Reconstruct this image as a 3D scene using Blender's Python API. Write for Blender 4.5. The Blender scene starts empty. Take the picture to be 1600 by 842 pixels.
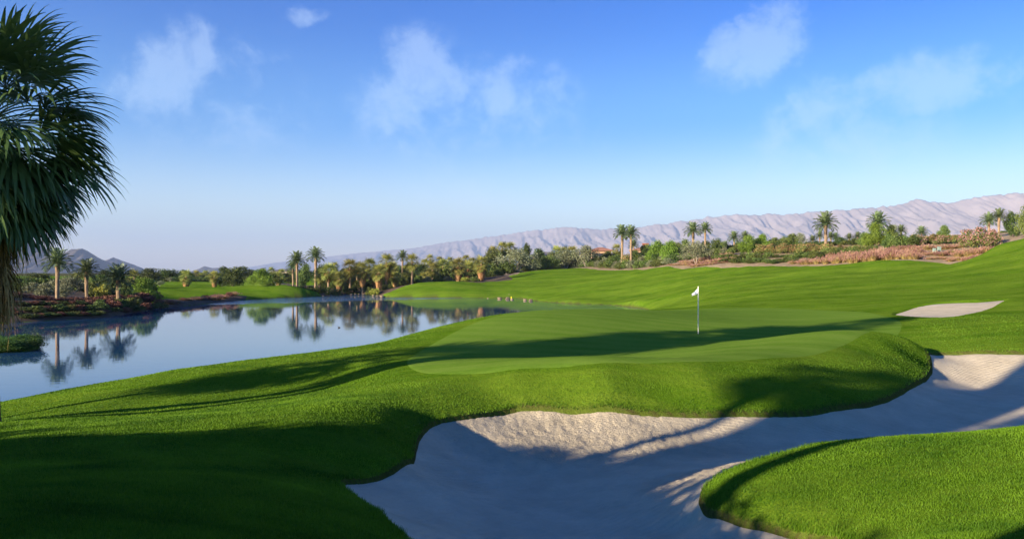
import bpy, math, random
import numpy as np
from math import radians, sin, cos, pi, sqrt, atan2

# ------------------------------------------------------------------ camera, sky, sun
EYE = 4.8            # height of the lens above the pond
F = 1250.0           # focal length in pixels of the 1600 px wide photograph
HZ = 426.0           # row of the horizon
SUN_EL = radians(14.0)
TO_SUN = (-0.80*cos(SUN_EL), -0.60*cos(SUN_EL), sin(SUN_EL))

scene = bpy.context.scene
cam_data = bpy.data.cameras.new("camera")
cam_data.sensor_width = 36.0
cam_data.lens = 36.0*F/1600.0
cam_data.shift_y = (HZ-421.0)/1600.0
cam_data.clip_start = 0.1
cam_data.clip_end = 80000.0
cam = bpy.data.objects.new("camera", cam_data)
scene.collection.objects.link(cam)
cam.location = (0, 0, EYE)
cam.rotation_euler = (radians(90), 0, 0)
scene.camera = cam

scene.view_settings.view_transform = 'Standard'
scene.view_settings.look = 'None'
scene.view_settings.gamma = 1.0
scene.view_settings.exposure = 1.22
try:
    scene.view_settings.use_curve_mapping = False
    scene.cycles.use_denoising = True
    scene.cycles.max_bounces = 8
    scene.cycles.diffuse_bounces = 3
    scene.cycles.glossy_bounces = 3
    scene.cycles.transmission_bounces = 3
    scene.cycles.volume_bounces = 0
    scene.cycles.transparent_max_bounces = 8
    scene.cycles.sample_clamp_indirect = 4.0
except Exception:
    pass

world = bpy.data.worlds.new("World")
scene.world = world
world.use_nodes = True
def build_world():
    nt = world.node_tree; nt.nodes.clear()
    N = nt.nodes.new; L = nt.links.new
    out = N('ShaderNodeOutputWorld'); bg = N('ShaderNodeBackground')
    sky = N('ShaderNodeTexSky'); sky.sky_type = 'NISHITA'; sky.sun_disc = False
    sky.sun_elevation = SUN_EL
    sky.sun_rotation = atan2(TO_SUN[0], TO_SUN[1]) % (2*pi)
    sky.air_density = 1.0; sky.dust_density = 0.6; sky.ozone_density = 2.2
    hsv = N('ShaderNodeHueSaturation'); hsv.inputs['Saturation'].default_value = SKY_SAT
    hsv.inputs['Hue'].default_value = SKY_HUE
    bg.inputs['Strength'].default_value = SKY_STRENGTH
    # thin clouds, laid out by compass direction and height in the sky
    geo = N('ShaderNodeTexCoord'); sep = N('ShaderNodeSeparateXYZ'); L(geo.outputs['Generated'], sep.inputs[0])
    def M(op, a, b=None, c=None, clamp=False):
        n = N('ShaderNodeMath'); n.operation = op; n.use_clamp = clamp
        for i, v in enumerate((a, b, c)):
            if v is None: continue
            if isinstance(v, (int, float)): n.inputs[i].default_value = v
            else: L(v, n.inputs[i])
        return n.outputs[0]
    az = M('ARCTAN2', sep.outputs[0], sep.outputs[1])
    el = M('ARCSINE', sep.outputs[2])
    # camera white balance and saturation of the photograph, varying with height in the sky
    gr = N('ShaderNodeMapRange'); L(el, gr.inputs['Value']); gr.inputs['From Min'].default_value = 0.0; gr.inputs['From Max'].default_value = radians(24)
    cr = N('ShaderNodeValToRGB'); cr.color_ramp.interpolation = 'EASE'
    while len(cr.color_ramp.elements) < len(SKY_GRADE): cr.color_ramp.elements.new(0.5)
    for e_, (p_, c_) in zip(cr.color_ramp.elements, SKY_GRADE): e_.position = p_; e_.color = tuple(c_)+(1,)
    L(gr.outputs[0], cr.inputs[0])
    vm = N('ShaderNodeVectorMath'); vm.operation = 'MULTIPLY'; L(sky.outputs[0], vm.inputs[0]); L(cr.outputs[0], vm.inputs[1])
    L(vm.outputs[0], hsv.inputs['Color'])
    comb = N('ShaderNodeCombineXYZ'); L(az, comb.inputs[0]); L(el, comb.inputs[1])
    def noise(scale, detail, rough, off, dist=0.0, sy=1.0):
        mp = N('ShaderNodeMapping'); mp.inputs['Location'].default_value = off
        mp.inputs['Scale'].default_value = (1, sy, 1)
        L(comb.outputs[0], mp.inputs['Vector'])
        n = N('ShaderNodeTexNoise'); n.inputs['Scale'].default_value = scale
        n.inputs['Detail'].default_value = detail; n.inputs['Roughness'].default_value = rough
        n.inputs['Distortion'].default_value = dist
        L(mp.outputs[0], n.inputs['Vector']); return n
    nc = noise(9.0, 6.0, 0.6, (3.1, 1.7, 0.2))
    warp = N('ShaderNodeSeparateXYZ'); L(nc.outputs['Color'], warp.inputs[0])
    azw = M('ADD', az, M('MULTIPLY', M('SUBTRACT', warp.outputs[0], 0.5), 0.14))
    elw = M('ADD', el, M('MULTIPLY', M('SUBTRACT', warp.outputs[1], 0.5), 0.07))
    big = noise(11.0, 10.0, 0.66, (0.4, 0.9, 0), 0.4, 1.0).outputs[0]
    fine = noise(40.0, 8.0, 0.65, (5.4, 0.9, 0), 0.5, 1.0).outputs[0]
    # (px, py) in the photograph of centre, half widths, tilt, strength
    blobs = [(262,115,62,42,-0.5,0.95),(300,80,36,38,0,0.75),(205,138,30,22,0,0.5),(390,145,75,55,0.3,0.42),(300,170,95,50,0,0.38),(432,78,34,16,0,0.5),(478,14,30,9,0,0.55),(345,42,14,10,0,0.4),
             (650,120,52,44,0.2,0.72),(620,170,52,52,0,0.62),(800,150,62,44,0.2,0.7),(745,195,110,60,0,0.5),(690,160,70,60,0,0.4),(860,220,70,40,0,0.28),(730,310,90,40,0,0.3),
             (1212,62,50,36,-0.35,1.0),(1145,84,32,28,0,0.9),(1185,90,62,24,-0.3,0.7),(1248,44,26,20,0,0.8),
             (1500,122,60,26,-0.25,0.85),(1400,135,68,30,0.1,0.9),(1300,165,78,36,-0.4,0.85),(1225,215,52,46,-0.6,0.6),(1350,210,140,52,0,0.42),(1330,262,60,50,0,0.36),(1470,165,60,50,0.4,0.35),(1190,255,30,32,0,0.4)]
    total = None
    for (px, py, wx, wy, tilt, k) in blobs:
        a0 = atan2(px-800, F); e0 = math.asin((HZ-py)/sqrt(F*F+(px-800)**2+(HZ-py)**2))
        sx = wx/F*1.9*cos(a0)**2; sy = wy/F*1.85*cos(a0)
        da = M('SUBTRACT', azw, a0); de = M('SUBTRACT', elw, e0)
        de2 = M('ADD', de, M('MULTIPLY', da, tilt*0.6))
        q = M('ADD', M('POWER', M('ABSOLUTE', M('DIVIDE', da, sx)), 2.0), M('POWER', M('ABSOLUTE', M('DIVIDE', de2, sy)), 2.0))
        g = M('MULTIPLY', M('MAXIMUM', M('SUBTRACT', 1.0, q), 0.0), k)
        total = g if total is None else M('MAXIMUM', total, g)
    cov = M('ADD', M('MULTIPLY', total, 0.72), M('MULTIPLY', M('SUBTRACT', big, 0.5), 2.1))
    cov = M('ADD', cov, M('MULTIPLY', M('SUBTRACT', fine, 0.5), 1.0))
    ramp = N('ShaderNodeMapRange'); ramp.interpolation_type = 'SMOOTHSTEP'
    L(cov, ramp.inputs['Value']); ramp.inputs['From Min'].default_value = 0.0; ramp.inputs['From Max'].default_value = 0.80
    dens = M('MULTIPLY', ramp.outputs[0], M('MINIMUM', M('MULTIPLY', total, 2.2), 1.0))
    dens = M('MULTIPLY', dens, CLOUD_K)
    mix = N('ShaderNodeMix'); mix.data_type = 'RGBA'
    L(dens, mix.inputs[0]); L(hsv.outputs[0], mix.inputs[6]); mix.inputs[7].default_value = CLOUD_COL
    L(mix.outputs[2], bg.inputs['Color']); L(bg.outputs[0], out.inputs['Surface'])
SKY_GRADE = [(0.0,(1.85,1.60,1.55)),(0.15,(1.14,1.16,1.28)),(0.45,(0.24,0.64,1.14)),(0.8,(0.0,0.39,1.06)),(1.0,(0.0,0.32,0.97))]
SKY_SAT = 1.0; SKY_HUE = 0.5; SKY_STRENGTH = 0.094; CLOUD_K = 0.29; CLOUD_COL = (4.3, 5.3, 6.4, 1)
build_world()

sun_data = bpy.data.lights.new("sun", 'SUN')
sun_data.energy = 5.0; sun_data.angle = radians(0.5); sun_data.color = (1.0, 0.86, 0.66)
sun = bpy.data.objects.new("sun", sun_data); scene.collection.objects.link(sun)
from mathutils import Vector, Matrix
sun.rotation_euler = Vector(TO_SUN).to_track_quat('Z', 'Y').to_euler()

# ------------------------------------------------------------------ helpers
COL = scene.collection
rng = np.random.default_rng(7)
random.seed(7)

def new_mesh(name, verts, faces=None, loops=None, starts=None, totals=None, smooth=False, mats=(), midx=None, attrs=None):
    me = bpy.data.meshes.new(name)
    verts = np.asarray(verts, dtype=np.float32).reshape(-1, 3)
    if faces is not None:
        if isinstance(faces, np.ndarray):
            k = faces.shape[1]; loops = faces.reshape(-1)
            starts = np.arange(0, len(loops), k); totals = np.full(len(faces), k)
        else:
            totals = np.array([len(f) for f in faces]); loops = np.array([i for f in faces for i in f])
            starts = np.concatenate([[0], np.cumsum(totals)[:-1]]) if len(totals) else np.array([])
    me.vertices.add(len(verts)); me.vertices.foreach_set('co', verts.reshape(-1))
    me.loops.add(len(loops)); me.loops.foreach_set('vertex_index', np.asarray(loops, dtype=np.int32))
    me.polygons.add(len(totals)); me.polygons.foreach_set('loop_start', np.asarray(starts, dtype=np.int32))
    me.polygons.foreach_set('loop_total', np.asarray(totals, dtype=np.int32))
    me.polygons.foreach_set('use_smooth', np.full(len(totals), bool(smooth)))
    for m in mats: me.materials.append(m)
    if midx is not None: me.polygons.foreach_set('material_index', np.asarray(midx, dtype=np.int32))
    if attrs:
        for k, (dom, v) in attrs.items():
            a = me.attributes.new(k, 'FLOAT', dom); a.data.foreach_set('value', np.asarray(v, dtype=np.float32))
    me.update(calc_edges=True); me.validate()
    return me

def obj(name, me, parent=None, loc=None, rot=None, scale=None):
    o = bpy.data.objects.new(name, me); COL.objects.link(o)
    if parent is not None: o.parent = parent
    if loc is not None: o.location = loc
    if rot is not None: o.rotation_euler = rot
    if scale is not None: o.scale = scale
    return o
def tag(o, label=None, cat=None, group=None, kind=None):
    if label: o['label'] = label
    if cat: o['category'] = cat
    if group: o['group'] = group
    if kind: o['kind'] = kind
    return o
def empty(name, loc, rz=0.0):
    o = bpy.data.objects.new(name, None); COL.objects.link(o)
    o.location = loc; o.rotation_euler = (0, 0, rz); o.empty_display_size = 0.3
    return o

# ---- gradient noise in numpy
_perm = np.random.default_rng(11).permutation(512).astype(np.int64)
_perm = np.concatenate([_perm, _perm, _perm])
_ang = np.random.default_rng(12).uniform(0, 2*pi, 512)
def perlin(x, y, seed=0):
    x = np.asarray(x, float)+seed*17.13; y = np.asarray(y, float)+seed*31.7
    xi = np.floor(x).astype(np.int64); yi = np.floor(y).astype(np.int64)
    xf = x-xi; yf = y-yi; xi &= 511; yi &= 511
    u = xf*xf*xf*(xf*(xf*6-15)+10); v = yf*yf*yf*(yf*(yf*6-15)+10)
    def g(ix, iy, dx, dy):
        h = _ang[_perm[_perm[ix & 511]+(iy & 511)] % 512]
        return np.cos(h)*dx+np.sin(h)*dy
    a = g(xi, yi, xf, yf); b = g(xi+1, yi, xf-1, yf); c = g(xi, yi+1, xf, yf-1); d = g(xi+1, yi+1, xf-1, yf-1)
    return ((a*(1-u)+b*u)*(1-v)+(c*(1-u)+d*u)*v)*1.5
def fbm(x, y, octv=4, seed=0, gain=0.5, lac=2.03):
    s = 0; a = 1.0
    for i in range(octv):
        s = s+a*perlin(x, y, seed+i); a *= gain; x = x*lac; y = y*lac
    return s

# ------------------------------------------------------------------ materials
def material(name):
    m = bpy.data.materials.new(name); m.use_nodes = True
    nt = m.node_tree; nt.nodes.clear()
    out = nt.nodes.new('ShaderNodeOutputMaterial'); b = nt.nodes.new('ShaderNodeBsdfPrincipled')
    nt.links.new(b.outputs[0], out.inputs[0])
    b.inputs['Roughness'].default_value = 0.9
    b.inputs['Specular IOR Level'].default_value = 0.15
    return m, nt, b, out
def node_noise(nt, scale, detail=4, rough=0.55, coord='Object', vec_scale=None, rot=None):
    tc = nt.nodes.new('ShaderNodeTexCoord'); n = nt.nodes.new('ShaderNodeTexNoise')
    n.inputs['Scale'].default_value = scale; n.inputs['Detail'].default_value = detail; n.inputs['Roughness'].default_value = rough
    mp = nt.nodes.new('ShaderNodeMapping')
    if vec_scale: mp.inputs['Scale'].default_value = vec_scale
    if rot: mp.inputs['Rotation'].default_value = rot
    nt.links.new(tc.outputs[coord], mp.inputs[0]); nt.links.new(mp.outputs[0], n.inputs['Vector'])
    return n.outputs[0]
def node_ramp(nt, fac, stops, interp='LINEAR'):
    r = nt.nodes.new('ShaderNodeValToRGB'); r.color_ramp.interpolation = interp
    while len(r.color_ramp.elements) < len(stops): r.color_ramp.elements.new(0.5)
    for e, (p, c) in zip(r.color_ramp.elements, stops):
        e.position = p; e.color = tuple(c)+(1,)
    nt.links.new(fac, r.inputs[0]); return r.outputs[0]
def node_mix(nt, fac, a, b, mode='MIX'):
    m = nt.nodes.new('ShaderNodeMix'); m.data_type = 'RGBA'; m.blend_type = mode
    for i, v in ((0, fac), (6, a), (7, b)):
        if isinstance(v, (int, float)): m.inputs[i].default_value = v
        elif isinstance(v, tuple): m.inputs[i].default_value = v+(1,)
        else: nt.links.new(v, m.inputs[i])
    return m.outputs[2]
def node_math(nt, op, a, b=None, clamp=False):
    n = nt.nodes.new('ShaderNodeMath'); n.operation = op; n.use_clamp = clamp
    for i, v in enumerate((a, b)):
        if v is None: continue
        if isinstance(v, (int, float)): n.inputs[i].default_value = v
        else: nt.links.new(v, n.inputs[i])
    return n.outputs[0]
def node_bump(nt, b, height, strength, dist, prev=None):
    n = nt.nodes.new('ShaderNodeBump'); n.inputs['Strength'].default_value = strength; n.inputs['Distance'].default_value = dist
    nt.links.new(height, n.inputs['Height'])
    if prev is not None: nt.links.new(prev, n.inputs['Normal'])
    if b is not None: nt.links.new(n.outputs[0], b.inputs['Normal'])
    return n.outputs[0]

def simple_mat(name, col, var=0.25, scale=6.0, rough=0.85, bump=0.0, spec=0.15, coord='Object'):
    m, nt, b, out = material(name)
    n = node_noise(nt, scale, 5, 0.6, coord)
    lo = tuple(c*(1-var) for c in col); hi = tuple(min(1, c*(1+var)) for c in col)
    nt.links.new(node_ramp(nt, n, [(0.3, lo), (0.7, hi)]), b.inputs['Base Color'])
    b.inputs['Roughness'].default_value = rough; b.inputs['Specular IOR Level'].default_value = spec
    if bump: node_bump(nt, b, n, bump, 0.05)
    return m

def leaf_mat(name, dark, light, transl=0.25, hue_var=0.15, rough=0.6, spec=0.25):
    """leaves: tone per leaf from the mesh, slight change from plant to plant, some light comes through"""
    m, nt, b, out = material(name)
    at = nt.nodes.new('ShaderNodeAttribute'); at.attribute_name = 'tone'
    c = node_ramp(nt, at.outputs['Fac'], [(0.0, dark), (1.0, light)])
    oi = nt.nodes.new('ShaderNodeObjectInfo')
    hs = nt.nodes.new('ShaderNodeHueSaturation')
    h = node_math(nt, 'ADD', node_math(nt, 'MULTIPLY', oi.outputs['Random'], 0.05*hue_var/0.15), 0.5-0.025*hue_var/0.15)
    v = node_math(nt, 'ADD', node_math(nt, 'MULTIPLY', oi.outputs['Random'], 0.4), 0.8)
    nt.links.new(h, hs.inputs['Hue']); nt.links.new(v, hs.inputs['Value']); nt.links.new(c, hs.inputs['Color'])
    nt.links.new(hs.outputs[0], b.inputs['Base Color'])
    b.inputs['Roughness'].default_value = rough; b.inputs['Specular IOR Level'].default_value = spec
    if transl > 0:
        t = nt.nodes.new('ShaderNodeBsdfTranslucent'); nt.links.new(hs.outputs[0], t.inputs['Color'])
        mx = nt.nodes.new('ShaderNodeMixShader'); mx.inputs[0].default_value = transl
        nt.links.new(b.outputs[0], mx.inputs[1]); nt.links.new(t.outputs[0], mx.inputs[2]); nt.links.new(mx.outputs[0], out.inputs[0])
    return m

def turf_mat(name, dark, light, yellow, bump1, bump2, stripes=0.0, bands=None):
    m, nt, b, out = material(name)
    n1 = node_noise(nt, 0.35, 6, 0.6); n2 = node_noise(nt, 6.0, 6, 0.7); n3 = node_noise(nt, 0.08, 3, 0.5)
    f = node_math(nt, 'ADD', node_math(nt, 'MULTIPLY', n1, 0.6), node_math(nt, 'MULTIPLY', n2, 0.4))
    c = node_ramp(nt, f, [(0.32, dark), (0.55, light), (0.78, yellow)])
    if bands:
        tc = nt.nodes.new('ShaderNodeTexCoord'); sp = nt.nodes.new('ShaderNodeSeparateXYZ'); nt.links.new(tc.outputs['Object'], sp.inputs[0])
        q = node_math(nt, 'ADD', node_math(nt, 'MULTIPLY', sp.outputs[0], bands[0]), node_math(nt, 'MULTIPLY', sp.outputs[1], bands[1]))
        s_ = node_math(nt, 'MULTIPLY', node_math(nt, 'SINE', node_math(nt, 'ADD', q, node_math(nt, 'MULTIPLY', n1, 1.5))), 6.0)
        s_ = node_math(nt, 'ADD', node_math(nt, 'MULTIPLY', node_math(nt, 'MAXIMUM', node_math(nt, 'MINIMUM', s_, 1.0), -1.0), 0.5), 0.5)
        c = node_mix(nt, node_math(nt, 'MULTIPLY', s_, bands[2]), c, yellow)
    if stripes:
        w = node_noise(nt, 1.0, 3, 0.6, vec_scale=(0.10, 1.6, 1), rot=(0, 0, 0.35))
        c = node_mix(nt, node_math(nt, 'MULTIPLY', node_math(nt, 'SUBTRACT', w, 0.42, True), stripes*3, True), c, yellow)
    c = node_mix(nt, node_math(nt, 'MULTIPLY', n3, 0.25), c, dark)
    nt.links.new(c, b.inputs['Base Color'])
    b.inputs['Roughness'].default_value = 0.8; b.inputs['Specular IOR Level'].default_value = 0.0
    p = node_bump(nt, None, node_noise(nt, 3.2, 6, 0.75), bump1, 0.25)
    node_bump(nt, b, node_noise(nt, 38.0, 4, 0.7), bump2, 0.03, p)
    return m

M_TURF = turf_mat('fairway turf', (0.046, 0.110, 0.006), (0.112, 0.212, 0.011), (0.21, 0.285, 0.028), 0.6, 0.9, 0.6, (0.22, 0.75, 0.22))
M_GREEN = turf_mat('putting green turf', (0.095, 0.185, 0.016), (0.140, 0.240, 0.026), (0.20, 0.285, 0.045), 0.12, 0.5, 0.35, (1.2, 4.2, 0.30))
M_BLADE = leaf_mat('grass blades', (0.026, 0.090, 0.002), (0.185, 0.325, 0.014), 0.35, 0.0, 0.6, 0.2)

def ground_mat():
    """grass turf that turns to bare soil on the steep cut edges (slope is the land's own)"""
    m = M_TURF; nt = m.node_tree
    b = [n for n in nt.nodes if n.type == 'BSDF_PRINCIPLED'][0]
    src = b.inputs['Base Color'].links[0].from_socket
    at = nt.nodes.new('ShaderNodeAttribute'); at.attribute_name = 'soil'
    soil = node_ramp(nt, node_noise(nt, 9, 5, 0.7), [(0.3, (0.05, 0.035, 0.015)), (0.7, (0.12, 0.085, 0.045))])
    nt.links.new(node_mix(nt, at.outputs['Fac'], src, soil), b.inputs['Base Color'])
    return m
M_GROUND = ground_mat()

def sand_mat():
    m, nt, b, out = material('bunker sand')
    n1 = node_noise(nt, 1.3, 6, 0.65); n2 = node_noise(nt, 45, 3, 0.8)
    c = node_ramp(nt, n1, [(0.3, (0.46, 0.385, 0.265)), (0.7, (0.60, 0.505, 0.35))])
    c = node_mix(nt, node_math(nt, 'MULTIPLY', node_math(nt, 'SUBTRACT', n2, 0.5, True), 1.2), c, (0.36, 0.29, 0.22))
    nt.links.new(c, b.inputs['Base Color']); b.inputs['Roughness'].default_value = 0.95; b.inputs['Specular IOR Level'].default_value = 0.05
    at = nt.nodes.new('ShaderNodeAttribute'); at.attribute_name = 'rough'
    ln = nt.nodes.new('ShaderNodeAttribute'); ln.attribute_name = 'rake'
    # raked rings follow the edge: a wave of the distance stored on the mesh
    wob = node_noise(nt, 2.2, 4, 0.6)
    ph = node_math(nt, 'ADD', node_math(nt, 'MULTIPLY', ln.outputs['Fac'], 46.0), node_math(nt, 'MULTIPLY', wob, 7.0))
    wv = node_math(nt, 'MULTIPLY', node_math(nt, 'SINE', ph), node_math(nt, 'MULTIPLY', node_noise(nt, 0.9, 3, 0.5), node_math(nt, 'SUBTRACT', 1.0, at.outputs['Fac'], True)))
    p = node_bump(nt, None, wv, 0.42, 0.022)
    p = node_bump(nt, None, node_noise(nt, 60, 3, 0.7), 0.6, 0.015, p)
    v = node_noise(nt, 11.0, 5, 0.72)
    hv = node_math(nt, 'MULTIPLY', v, at.outputs['Fac'])
    node_bump(nt, b, hv, 0.8, 0.16, p)
    return m
M_SAND = sand_mat()
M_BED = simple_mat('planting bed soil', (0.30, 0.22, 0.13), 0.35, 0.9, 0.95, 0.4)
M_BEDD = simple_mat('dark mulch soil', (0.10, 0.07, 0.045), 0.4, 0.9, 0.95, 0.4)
M_DIRT = simple_mat('sandy path', (0.50, 0.42, 0.30), 0.15, 1.4, 0.95, 0.2)

def water_mat():
    m, nt, b, out = material('pond water')
    b.inputs['Base Color'].default_value = (0.018, 0.07, 0.15, 1)
    b.inputs['Roughness'].default_value = 0.02; b.inputs['IOR'].default_value = 1.333; b.inputs['Specular IOR Level'].default_value = 0.5
    # wind ripples: calm in places, a ruffled band in others
    tc = nt.nodes.new('ShaderNodeTexCoord'); sp = nt.nodes.new('ShaderNodeSeparateXYZ'); nt.links.new(tc.outputs['Object'], sp.inputs[0])
    n1 = node_noise(nt, 1.6, 3, 0.55, vec_scale=(0.55, 1.0, 1)); n2 = node_noise(nt, 0.10, 2, 0.5)
    far = nt.nodes.new('ShaderNodeMapRange'); far.interpolation_type = 'SMOOTHSTEP'
    # the ruffled band lies along the far shore
    yy = node_math(nt, 'ADD', sp.outputs[1], node_math(nt, 'MULTIPLY', sp.outputs[0], -0.75))
    nt.links.new(node_math(nt, 'ADD', yy, node_math(nt, 'MULTIPLY', n2, 14.0)), far.inputs['Value'])
    far.inputs['From Min'].default_value = 158.0; far.inputs['From Max'].default_value = 172.0
    p = node_bump(nt, None, n1, 0.022, 0.12)
    nn = nt.nodes.new('ShaderNodeBump'); nn.inputs['Distance'].default_value = 0.4
    nt.links.new(node_math(nt, 'MULTIPLY', far.outputs[0], 0.30), nn.inputs['Strength'])
    nt.links.new(node_noise(nt, 3.0, 3, 0.6), nn.inputs['Height']); nt.links.new(p, nn.inputs['Normal'])
    nt.links.new(nn.outputs[0], b.inputs['Normal'])
    return m
M_WATER = water_mat()

# ------------------------------------------------------------------ the land
def A(px, py, z):
    d = (EYE-z)*F/(py-HZ); return ((px-800)/F*d, d, z)
def B(px, py, d):
    return ((px-800)/F*d, d, EYE-(py-HZ)/F*d)
def C3(px, d, z): return ((px-800)/F*d, d, z)
def PO(deg, r, z): return (sin(radians(deg))*r, cos(radians(deg))*r, z)

CREST = [A(-300,700,.4),A(0,634,.45),A(100,620,.5),A(200,606,.6),A(300,591,.7),A(400,578,.85),A(480,566,1.05),A(530,556,1.25),
         A(600,539,1.5),A(650,527,1.65),A(700,516,1.75),A(760,506,1.85),A(850,495,1.9),A(900,490,1.95),A(1000,486,2.0)]
pts = list(CREST)
pts += [A(0,842,3.05),A(300,842,2.9),A(500,842,2.45),A(640,842,2.05),A(-300,842,3.2),A(0,760,2.75),A(300,760,2.6),A(450,760,2.3),
        A(515,742,1.85),A(600,805,1.97),A(0,690,2.2),A(300,690,2.1),A(500,700,1.9),A(615,695,1.74),A(0,660,1.5),A(200,650,1.5),A(400,640,1.75),A(600,640,1.95),
        A(650,682,1.58),A(740,648,1.62),A(500,600,1.6),A(600,575,2.0),A(700,584,2.15),A(640,600,1.97),A(700,612,1.97),A(760,592,2.15)]
pts += [A(800,592,2.2),A(950,592,2.22),A(1100,587,2.22),A(1250,574,2.22),A(1340,557,2.22),A(1390,542,2.32),A(1422,531,2.42)]
pts += [A(800,636,1.65),A(900,640,1.6),A(1000,645,1.55),A(1100,645,1.5),A(1200,646,1.45),A(1300,640,1.45),A(1400,615,1.45),A(1445,590,1.5),A(1455,572,1.6),A(1440,549,1.9),A(1520,548,1.95),A(1600,550,1.95),A(1800,550,2.0)]
pts += [A(700,760,1.3),A(600,762,1.6),A(650,720,1.42),A(700,690,1.33),A(800,700,1.2),A(900,700,1.15),A(1000,700,1.15),A(1100,690,1.15),A(1200,680,1.15),A(1300,670,1.15),A(1400,650,1.15),A(1500,630,1.15),A(1600,620,1.2),A(1600,580,1.45),
        A(800,840,1.2),A(1000,840,1.25),A(1180,842,1.42),A(1240,850,1.47),A(1100,842,1.34),A(1090,800,1.36),A(900,660,1.42),A(1000,665,1.38),A(800,660,1.45),A(1800,640,1.3)]
pts += [A(1088,775,1.5),A(1130,737,1.65),A(1200,713,1.85),A(1300,691,1.88),A(1400,682,1.95),A(1500,673,1.98),A(1600,663,2.02),A(1750,650,2.1),
        C3(1260,15.9,1.22),C3(1400,16.8,1.18),C3(1600,17.6,1.2),C3(1900,18.5,1.4),
        A(1096,786,1.48),A(1120,801,1.5),A(1160,814,1.52),A(1210,825,1.55),A(1290,838,1.6),A(1350,848,1.65),A(1130,780,1.6),A(1200,790,1.72),A(1300,760,1.88),A(1450,740,2.05),A(1600,740,2.15),A(1600,842,2.25),A(1450,842,2.05),A(1800,760,2.3)]
pts += [C3(640,5,2.5),C3(800,4,2.8),C3(800,2,3.05),C3(900,6.6,1.8),C3(1000,6.6,1.75),C3(1300,5,2.3),C3(500,2,3.1),C3(1100,2,3.0)]
pts += [A(900,540,2.12),A(1100,540,2.15),A(1250,530,2.17),A(700,550,2.05),A(1090,522,2.15),A(1200,500,2.2),A(1300,487,2.3),A(1100,482,2.2),A(950,487,2.1),A(850,560,2.12),A(1000,565,2.17),
        C3(1010,68,1.4),C3(900,66,0.9),A(1400,520,2.25),A(1500,522,2.3),A(1600,525,2.35),A(1450,505,2.5),A(1600,500,2.7),
        A(1470,495,2.6),A(1395,490,2.5),A(1545,480,2.9),A(1470,471,3.05),A(1572,466,3.25),A(1430,478,2.8),A(1480,485,2.72),A(1350,480,2.5),A(1400,465,2.9),A(1500,456,3.3),A(1600,458,3.45)]
pts += [A(1200,466,2.6),A(1200,450,3.1),B(1200,432,112),B(700,452,160),B(800,452,160),B(900,452,145),B(900,437,170),B(1000,466,122),B(1000,442,138),B(1100,460,90),B(1100,440,115),
        B(1300,455,75),B(1300,432,98),B(1450,440,75),B(1450,425,92),B(1550,430,75),B(1600,430,70),B(1600,400,84),B(1750,380,80),B(1750,430,60)]
CREST2 = [(640,444,172),(700,440,172),(740,441,176),(790,432,192),(820,425,203),(850,422,208),(900,421,204),(960,423,190),(1000,421,175),(1045,418,158),(1100,420,142),(1170,416,135),(1230,418,128),(1300,413,120),(1390,407,110),(1430,409,107),(1470,412,105),(1530,411,100),(1555,388,98),(1600,373,95),(1750,340,95)]
pts += [B(*c) for c in CREST2]
pts += [C3(620,190,1.6),C3(700,195,2.0),C3(760,215,3.4),C3(900,235,6.0),C3(1020,200,7.2),B(1300,390,150),B(1150,396,168),B(1450,381,135),B(1000,410,205),B(1540,382,125),B(1465,391,119),B(1500,392,116),B(1420,394,124),B(1600,365,120),
        C3(300,260,1.6),C3(500,260,1.8),C3(700,260,3),C3(1000,290,8),C3(1300,250,11),C3(1600,230,13),C3(1900,220,12),C3(0,240,2.2),C3(-300,150,2.2),
        B(300,443,230),B(400,452,170),B(250,450,150),B(460,450,160),B(330,440,290),B(100,468,98),B(200,470,106),B(60,470,90),B(540,452,186),B(0,466,85),B(130,455,130),B(200,455,140)]
for a in range(-180, 181, 20):
    pts.append(PO(a, 620, 3.5))
    if abs(a) > 50:
        for r in (2.5, 7, 16): pts.append(PO(a, r, 3.1))
        if abs(a) > 95: pts.append(PO(a, 60, 3.2))
pts += [PO(60,60,5),PO(80,60,5),PO(60,150,9),PO(90,150,7),PO(-70,30,2.4),PO(-80,80,2.4),PO(-60,120,2.2),PO(-90,200,3),PO(140,200,4),PO(-140,200,4),PO(-45,14,2.2),PO(-50,20,1.6),PO(-42,20,1.35)]

# ---- the pond's outline
def off(p, dx, dy): return (p[0]+dx, p[1]+dy)
near = [off(CREST[1],-.1,1.3),off(CREST[2],0,1.4),off(CREST[3],0,1.6),off(CREST[4],0,1.9),off(CREST[5],0,2.2),off(CREST[6],-.3,2.8),off(CREST[7],-.6,3.4),
        off(CREST[8],-1.0,5.0),off(CREST[9],-1.2,6.0),off(CREST[10],-1.2,7.5),off(CREST[11],-1,9),off(CREST[12],-1,11),off(CREST[13],0,13),off(CREST[14],2,16)]
def w0(px, py): p = A(px, py, 0.0); return (p[0], p[1])
POND = [(-60,19),(-26,23.5)]+near+[(14,92),w0(1018,485)]+[w0(*q) for q in
        [(960,477),(900,474.5),(850,471.5),(830,469),(815,466.5),(780,466),(700,465),(640,464.5),(600,464),(594,461.5),(560,459.5),(520,460.5),(505,463),(440,465.5),(400,468),(370,470),(330,474),(290,478),(250,482),(200,490),(150,497),(60,502),(0,505),
         (-100,508),(-160,515),(-150,532),(-40,528),(0,528),(40,531),(62,539),(52,548),(0,551),(-200,556)]]+[(-75,45)]
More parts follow.
